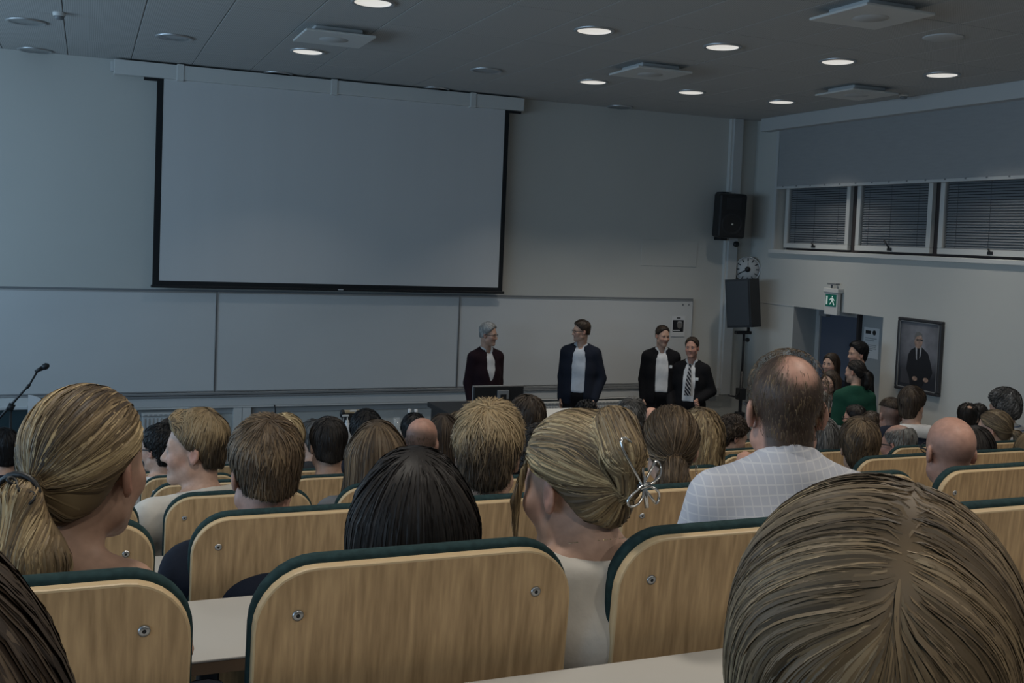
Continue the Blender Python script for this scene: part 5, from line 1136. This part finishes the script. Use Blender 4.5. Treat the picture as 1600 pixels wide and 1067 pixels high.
CAST = [
 # nearest visible row
 dict(row=1, x=138, top=601, Y=1.66, rel=-31, pitch=2, sex='f', q=3, style='pony', col='blonde', hair=dict(con=0.48, t=0.012, tail=0.27, side=0.02, tw=0.054, jit=0.05, n=1.5, r=1.0, tie=(-0.016, -0.122, -0.008)), body=-16, shrug=0.015, fat=1.25, nk=(-0.035, 0, 0.02), wear='low', topc=blackc, sleeve=0, neckz=-0.135, d='person in black sleeveless top with black hair tie', skin='mid', face=True, bw=0.73),
 dict(row=1, x=650, top=697, Y=1.60, rel=2, pitch=6, sex='f', q=3, style='bob', col='dark', hair=dict(t=0.016, jit=0.04, w=1.06, wv=1.15, len=0.3, n=1.3, ll=0.235, con=0.15), topc=navy, hipy=0.26, d='person in navy top sitting upright'),
 dict(row=1, x=905, top=641, Y=1.55, rel=46, pitch=10, sex='f', q=3, style='clip', col='blonde', hair=dict(t=0.014, jit=0.05, n=1.4, r=1.2), body=2, topc=cream, wear='low', neckz=0.0, nk=(0.01, 0, 0.045), sleeve=0.3, d='person in cream top with metal claw clip', dx=-0.01, skin='fair', bw=0.76, fat=1.05, hipy=0.33),
 dict(row=1, x=1232, top=551, Y=1.80, rel=14, pitch=4, q=3, style='short', col='lightbrown', nk=(0, 0, 0.022), scalp=((0.055, 0.040, 0.030), 0.5, 0.93, (0.010, -0.078, 0.098), 0.046), hair=dict(t=0.003, fade=0.5, noshell=1, thin=((0.010, -0.070, 0.104), 0.050), len=0.014, jit=0.2, n=0.75, r=0.38, lift=0, nape=-0.065, crown=(0, -0.04, 0.118)), topc=plaid, wear='collar', glasses=True, body=-20, d='person in white checked shirt, chin on hand', skin='ruddy', bw=0.83, fat=1.27, hs=0.86, hipy=0.28, hb=0.013,
      armL=((0.20, 0.12, -0.33), (0.050, 0.215, -0.085), 'fist', (0.6, 0.5, 0.2)), armR=((0.21, 0.12, -0.34), (0.12, 0.32, -0.36), 'half', (0, 0, -1))),
 # second row
 dict(row=2, x=416, top=652, Y=2.56, rel=16, q=3, style='short', col='lightbrown', hair=dict(t=0.017, fade=0.3, len=0.05, lift=0.006, jit=0.2, nape=-0.058, tips=0.15), topc=navy, d='person in navy top', skin='ruddy', nk=(0, 0, -0.01)),
 dict(row=2, x=766, top=634, Y=2.56, rel=-6, q=3, style='messy', col='darkblonde', hair=dict(t=0.018, len=0.055, lift=0.012, jit=0.30, nape=-0.080, r=0.9, n=1.4, tips=0.5, rough=1), topc=dgrey, d='person in dark grey top', skin='mid'),
 dict(row=2, x=1050, top=633, Y=2.64, rel=8, sex='f', q=3, style='pony', col='lightbrown', hair=dict(t=0.014, tail=0.15, tw=0.042, jit=0.10, tie=(0.0, -0.120, -0.022), side=-0.01, lift=0.006), topc=greyc, wear='crew', d='person with thin hoop earring'),
 dict(row=2, x=1487, top=651, Y=2.62, rel=27, q=3, style=None, scalp=((0.16, 0.11, 0.09), 0.04, 0.30, None, 0), topc=dgrey, glasses=True, d='person in black rimmed glasses', skin='ruddy', stubble=0.35, col='dark'),
 # third row
 dict(row=3, x=306, top=643, Y=3.68, rel=80, pitch=2, q=3, style='short', col='darkblonde', hair=dict(t=0.012, quiff=True, fade=0.2, len=0.05, jit=0.12, lift=0.004, comb=(0.3, -0.6, 0), hl=0.070, r=1.0, tips=0.5, nape=-0.07), body=25, topc=cream, d='person in cream sweater looking left', skin='fair', face=True, hb=0.015),
 dict(row=3, x=591, top=655, Y=3.58, rel=-4, sex='f', q=2, hq=2.5, style='bob', col='lightbrown', hair=dict(t=0.018, jit=0.06, w=1.12, r=1.5, len=0.2), topc=greyc, d='person sitting upright in grey top'),
 dict(row=3, x=846, top=664, Y=3.58, rel=10, q=2, style='curly', col='dark', hair=dict(t=0.02, curl=0.006), topc=blackc, d='person in black top, mostly hidden'),
 dict(row=3, x=1099, top=636, Y=3.62, rel=-10, sex='f', q=2, hq=2.5, style='wavy', col='blonde', hair=dict(t=0.016, curl=0.004, jit=0.08, r=1.5, w=0.95, len=0.25, cfreq=14), topc=greyc, d='person leaning slightly right in grey top'),
 dict(row=3, x=1345, top=653, Y=3.62, rel=12, sex='f', q=2, hq=2.5, style='short', col='lightbrown', hair=dict(t=0.024, len=0.07, jit=0.22, lift=0.004, nape=-0.11, r=1.4), topc=dgrey, d='person in dark top', glasses=True),
 dict(row=3, x=1527, top=664, Y=3.62, rel=-10, sex='f', q=2, style='mid', col='dark', hair=dict(t=0.012, jit=0.06, w=0.9), topc=blackc, d='person in black top behind the bald neighbour'.replace('bald ', '')),
 dict(row=3, x=1618, top=672, Y=3.62, rel=20, sex='f', q=2, style='bob', col='blonde', hair=dict(t=0.014, jit=0.08), topc=white, d='person at the picture edge'),
 # fourth row
 dict(row=4, x=514, top=653, Y=4.62, rel=12, q=2, hq=2.5, style='short', col='dark', hair=dict(t=0.010, len=0.05, jit=0.08, nape=-0.068, r=1.1), topc=navy, d='person in navy top', skin='mid'),
 dict(row=4, x=446, top=648, Y=4.66, rel=0, q=2, style='short', col='platinum', hair=dict(t=0.022, len=0.06, jit=0.12), topc=greyc, d='person mostly hidden in grey top'),
 dict(row=4, x=661, top=652, Y=4.62, rel=-16, q=2, style='fringe', col='brown', scalp=((0.06, 0.05, 0.045), 0.055, 0.75, None, 0), hair=dict(t=0.001, noshell=1, n=0.5, ft=0.03, len=0.012, r=0.4, jit=0.3), topc=dgrey, d='person in dark grey top', skin='ruddy'),
 dict(row=4, x=824, top=619, Y=4.75, rel=38, pitch=8, q=2, style='short', col='brown', hair=dict(t=0.014, len=0.05, lift=0.006, jit=0.2, hl=0.03), topc=blackc, d='tall sitting person in black top', face=True),
 dict(row=4, x=1405, top=663, Y=4.65, rel=58, q=2, style='fringe', col='grey', scalp=((0.20, 0.19, 0.18), 0.11, 0.8, None, 0), hair=dict(t=0.003, noshell=1, n=1.5, r=0.7, ft=0.10, len=0.04), topc=dgrey, glasses=True, d='person in glasses looking left', skin='ruddy'),
 dict(row=4, x=1287, top=650, Y=4.60, rel=0, sex='f', q=2, style='mid', col='saltpepper', hair=dict(t=0.018, jit=0.15), topc=blackc, d='person in black top behind the checked shirt'),
 dict(row=4, x=1554, top=640, Y=4.70, rel=74, pitch=6, sex='f', q=2, hq=2.5, style='pony', col='darkblonde', hair=dict(t=0.012, tail=0.10, tw=0.026, jit=0.05, r=1.6), topc=white, wear='collar', d='person in white collar with small earring', face=True),
 # fifth row
 dict(row=5, x=250, top=662, Y=5.66, rel=46, q=2, style='curly', col='black', hair=dict(t=0.014, curl=0.004), topc=white, glasses=True, d='person in white shirt and glasses'),
 dict(row=5, x=572, top=639, Y=5.66, rel=16, sex='f', q=2, style='curly', col='black', hair=dict(t=0.024, curl=0.003, len=0.07), topc=navy, d='person in navy top'),
 dict(row=5, x=694, top=645, Y=5.66, rel=-8, sex='f', q=2, style='long', col='brown', hair=dict(t=0.014, jit=0.05), topc=greyc, d='person in grey top'),
 dict(row=5, x=988, top=625, Y=5.70, rel=0, q=2, style='messy', col='saltpepper', hair=dict(t=0.016, lift=0.015, jit=0.3, len=0.05), topc=dgrey, d='person in dark grey top'),
 dict(row=5, x=1146, top=649, Y=5.66, rel=-60, pitch=22, q=2, style='curly', col='brown', hair=dict(t=0.018, curl=0.006), topc=blackc, d='person bending the head down to the right', face=True),
 dict(row=5, x=1393, top=622, Y=5.70, rel=24, q=2, style='short', col='brown', scalp=((0.10, 0.075, 0.06), 0.5, 0.6, None, 0), hair=dict(t=0.004, len=0.02, r=0.6, jit=0.2, nape=0.05), topc=navy, d='person in navy jacket', skin='ruddy'),
 dict(row=5, x=1427, top=604, Y=5.45, rel=-26, q=2, hq=2.5, style='short', col='brown', hair=dict(t=0.014, len=0.05, jit=0.05, r=1.5, nape=-0.09), topc=navy, wear='hood', hoodc=white, d='person in navy jacket with white hood', stubble=0.9),
 dict(row=5, x=1570, top=606, Y=5.55, rel=52, pitch=12, q=2, hq=2.5, style='curly', col='saltpepper', hair=dict(t=0.026, curl=0.006, len=0.06, r=1.5), topc=stripe, wear='collar', d='person in blue striped shirt', face=True),
 # sixth row
 dict(row=6, x=4, top=670, Y=6.66, rel=28, q=2, style='short', col='black', hair=dict(t=0.014, lift=0.004), topc=navy, d='person in navy top at picture edge'),
 dict(row=6, x=268, top=651, Y=6.66, rel=5, sex='f', q=1, style='mid', col='brown', hair=dict(t=0.014), topc=dgrey, d='person half hidden, in dark grey'),
 dict(row=6, x=489, top=656, Y=6.66, rel=30, q=1, style='short', col='saltpepper', hair=dict(t=0.010), topc=dgrey, glasses=True, d='person in glasses'),
 dict(row=6, x=647, top=646, Y=6.66, rel=0, q=1, style='short', col='black', hair=dict(t=0.014), topc=blackc, d='person in black, half hidden'),
 dict(row=6, x=917, top=626, Y=6.70, rel=0, sex='f', q=1, style='curly', col='black', hair=dict(t=0.022, curl=0.008), topc=blackc, d='person in black top'),
 dict(row=6, x=1283, top=612, Y=6.70, rel=-6, q=1, style='short', col='grey', hair=dict(t=0.010), topc=greyc, d='person in grey top'),
 dict(row=6, x=1362, top=643, Y=6.66, rel=0, q=1, style='short', col='brown', hair=dict(t=0.012), topc=dgrey, d='person in dark grey top, half hidden'),
 dict(row=6, x=1513, top=630, Y=6.66, rel=6, q=1, style='balding', col='dark', hair=dict(t=0.010, spot=(0.01, -0.075, 0.115), spotr=0.03), topc=navy, d='person in navy top by the side aisle'),
 # front row
 dict(row=7, x=716, top=643, Y=7.68, rel=0, q=1, style='short', col='lightbrown', hair=dict(t=0.012), topc=greyc, d='person half hidden, in grey'),
 dict(row=7, x=1018, top=636, Y=7.68, rel=0, q=1, style=None, topc=dgrey, d='person in dark grey, half hidden', skin='ruddy'),
 dict(row=7, x=1336, top=633, Y=7.70, rel=72, q=1, style='short', col='dark', hair=dict(t=0.006), topc=blackc, glasses=True, d='person in glasses looking left', skin='ruddy'),
 dict(row=7, x=1530, top=631, Y=7.1, rel=0, q=1, style='short', col='dark', hair=dict(t=0.010), topc=blackc, d='person in black top near the wall', row_=7),
]
NEAR = [
 dict(row=0, x=1384, top=766, Y=0.66, rel=-4, pitch=-13, q=3, sex='m', s=1.10, style='part', col='ash', hair=dict(t=0.016, jit=0.05, n=2.0, r=0.72, len=0.22, steps=15, tol=0.012, con=0.36, crown=(0.020, -0.112, 0.13), w=0.94, lift=0.0005), topc=dgrey, label='large head and shoulders of person closest to the viewer, lower right', hipy=0.24),
 dict(row=0, x=-215, top=800, Y=0.58, rel=0, pitch=4, q=3, sex='f', style='long', col='brown', hair=dict(t=0.014, jit=0.05, w=0.95, len=0.25), topc=blackc, label='person cut off at the lower left corner, in black', hipy=0.20),
]
PLACE = {1: 'nearest row', 2: 'second row', 3: 'third row', 4: 'fourth row', 5: 'fifth row', 6: 'sixth row', 7: 'front row'}
for n in range(1, 8):
    for i, S in enumerate(sorted([c for c in CAST if c['row'] == n], key=lambda c: c['x'])): S['label'] = '%s, %s, %s from left' % (S['d'], PLACE[n], nth[i])
for S in CAST+NEAR: S['group'] = 'seated audience'; person(S)

OPEN = ([0.7, 1.0, 1.2, 1.40, 1.5], [0.050, 0.058, 0.062, 0.050, 0.05])
def op(top, w, low=0.75): return ([0.6, low, low+0.03, top-0.5, top-0.38, top-0.30, top-0.2], [0.0 if low > 0.8 else w*0.8, 0.0 if low > 0.8 else w*0.85, w*0.3 if low > 0.8 else w*0.9, w, w*0.85, w*0.5, w*0.45])
STAND = [
 dict(x=764, top=504, Y=10.85, rel=-112, bodyrel=-148, pitch=6, style='short', col='silver', hair=dict(t=0.016, len=0.05, jit=0.12), wear='suit', topc=burg, legs=blackc, opening=op(1.75, 0.05, 1.12), glasses=True, label='standing person in burgundy jacket and white open shirt, beside the monitor'),
 dict(x=909, top=500, Y=10.85, rel=108, bodyrel=172, pitch=4, style='short', col='brown', hair=dict(t=0.010, len=0.04, hl=0.072), wear='suit', topc=navy, legs=blackc, opening=op(1.8, 0.075), shirtc=dots, glasses=True, fat=1.1, bw=1.06, label='standing person in navy jacket and pale blue shirt, arms hanging', armL=((0.25, -0.02, -0.37), (0.20, 0.10, -0.60), 'half', (-1, 0.3, 0))),
 dict(x=1036, top=509, Y=10.95, rel=-150, bodyrel=-172, pitch=8, style='short', col='brown', hair=dict(t=0.004, len=0.03, r=0.6, hl=0.062), wear='suit', topc=blackc, legs=blackc, opening=op(1.72, 0.075), square=True, label='standing person in black suit, white shirt without tie, pocket square', fat=1.04, bw=1.04),
 dict(x=1082, top=527, Y=10.70, rel=166, bodyrel=170, pitch=0, roll=3, style='short', col='brown', hair=dict(t=0.007, len=0.04, hl=0.060, r=0.7), wear='suit', topc=blackc, legs=blackc, opening=op(1.62, 0.07), tie=tie_m, square=True, fat=1.06, label='standing person in black suit with striped tie and raised fist', skin='ruddy',
      armL=((0.25, -0.03, -0.34), (0.14, 0.16, -0.43), 'fist', (-1, 0, 0.2)), armR=((0.26, 0.0, -0.35), (0.20, 0.17, -0.52), 'relaxed', (-1, 0, -0.2))),
 dict(x=1299, top=551, Y=9.15, rel=150, bodyrel=160, sex='f', style='long', col='brown', hair=dict(t=0.008, jit=0.05, w=0.82), wear='crew', topc=navy, label='standing person in dark navy top, at the back by the door', lean=0),
 dict(x=1298, top=578, Y=8.60, rel=150, bodyrel=178, sex='f', style='mid', col='brown', hair=dict(t=0.012), wear='blazer', topc=pink, opening=op(1.4, 0.055), glasses=True, label='standing person in pale pink jacket and dark glasses near door'),
 dict(x=1341, top=533, Y=9.0, rel=118, bodyrel=60, style='short', col='black', hair=dict(t=0.022, len=0.06, nape=-0.105), wear='crew', topc=blackc, label='tall standing person in black jacket with white shoulder stripe, by door'),
 dict(x=1337, top=562, Y=8.35, rel=62, bodyrel=14, sex='f', style='pony', col='dark', hair=dict(t=0.010, tail=0.16, tw=0.032), wear='crew', topc=green, legs=blackc, neckh=0.03, label='standing person in green jacket seen from behind near the door', bw=0.98, inf=0.02),
]
for S in STAND:
  if S['style'] == 'short' and S['x'] != 1341: S['hair'].setdefault('fade', 0.15); S['hair'].setdefault('nape', -0.052)
for S in STAND: S.setdefault('q', 2); S['row'] = None; S['face'] = True; S['group'] = 'people standing at the front'; S.setdefault('hb', 0.016); person(S)

# ---- things people wear
I = {S['x']: S['_'] for S in CAST+NEAR+STAND}
# hair tie of twisted black cord on the ponytail
k = I[138]; b = MB(); c0 = Vector((-0.016, -0.142, -0.012))
for j in range(5):
    a = j*1.3; cc = c0+Vector((0.024*math.cos(a), -0.014, 0.018*math.sin(a))); b.tube([cc+Vector((0.010*math.cos(t+a), 0.005*math.sin(2*t), 0.009*math.sin(t))) for t in [2*math.pi*i/14 for i in range(14)]], 0.0022, 6, closed=True)
b.tube([c0+Vector((0.031*math.cos(t), 0.002, 0.028*math.sin(t))) for t in [2*math.pi*i/18 for i in range(18)]], 0.0045, 6, closed=True)
b.build('hair_tie', M_black, k['root']).matrix_local = k['HM']
def necklace(k, r, m, drop=0.02):
    b = MB(); N = k['N']; b.tube([(N[0]+r*math.cos(t)*1.05, N[1]+0.012+r*math.sin(t)*0.98, N[2]+0.006-drop*math.sin(t)) for t in [2*math.pi*i/36 for i in range(36)]], 0.0011, 5, closed=True); b.build('necklace', m, k['root'])
M_gold = mat('gilt metal', (0.65, 0.52, 0.30), 0.25, metal=1.0)
necklace(I[138], 0.062, M_black); necklace(I[905], 0.062, M_gold)
# butterfly shaped metal claw clip
k = I[905]; b = MB(); o = np.array((-0.008, -0.158, 0.006))
def loop(pts, r=0.0022): b.tube([Vector(o)+Vector(p) for p in pts], r, 7, closed=True)
def petal(ax, az, L, W, n=16, dy=-0.006):
    out = []
    for i in range(n):
        t = 2*math.pi*i/n; u = L*(0.5-0.5*math.cos(t)); v = W*math.sin(t)*(0.4+0.6*(u/L)); out.append((ax*u-az*v, dy*math.sin(math.pi*u/L), az*u+ax*v))
    return out
loop(petal(-0.45, 0.89, 0.088, 0.016)); loop(petal(0.80, 0.60, 0.052, 0.015)); loop(petal(-0.85, -0.52, 0.046, 0.013)); loop(petal(0.75, -0.66, 0.042, 0.012))
b.tube([Vector(o)+Vector((0, -0.002, 0.016)), Vector(o)+Vector((0, -0.003, -0.034))], 0.0035, 8); b.tube([Vector(o)+Vector((-0.012, -0.002, 0.0)), Vector(o)+Vector((0.012, -0.002, 0.0))], 0.005, 8)
b.build('claw_clip', M_chrome, k['root']).matrix_local = k['HM']
for xk, rr in ((1050, 0.014), (1554, 0.005)):
    k = I[xk]; b = MB(); b.tube([((0.080 if xk == 1050 else -0.082), -0.006+rr*math.cos(t), -0.046-rr+rr*math.sin(t)) for t in [2*math.pi*i/16 for i in range(16)]], 0.0011, 5, closed=True); b.build('earring', M_chrome, k['root']).matrix_local = k['HM']
k = I[1341]; b = MB(); N = k['N']; b.tube([(N[0]-0.05, N[1]+0.055, N[2]-0.0), (N[0]-0.10, N[1]+0.06, N[2]-0.045), (N[0]-0.14, N[1]+0.05, N[2]-0.075)], 0.016, 8); b.build('white_stripe', M_paper, k['root'])
# phone on the nearest desk
p = atZ(1122, 1118, rowTop(1)-0.176); r = empty('mobile_phone', (p[0]+0.01, p[1]-0.02, rowTop(1)-0.175)); r.rotation_euler = (0, 0, 0.5); tag(r, 'black mobile phone lying on the nearest desk', 'phone')
MB().box((-0.036, -0.075, 0), (0.036, 0.075, 0.008), bev=0.003).build('body', M_black, r); MB().box((-0.033, -0.072, 0.0081), (0.033, 0.072, 0.0086)).build('screen_glass', mat('phone glass', (0.01, 0.01, 0.012), 0.08), r)
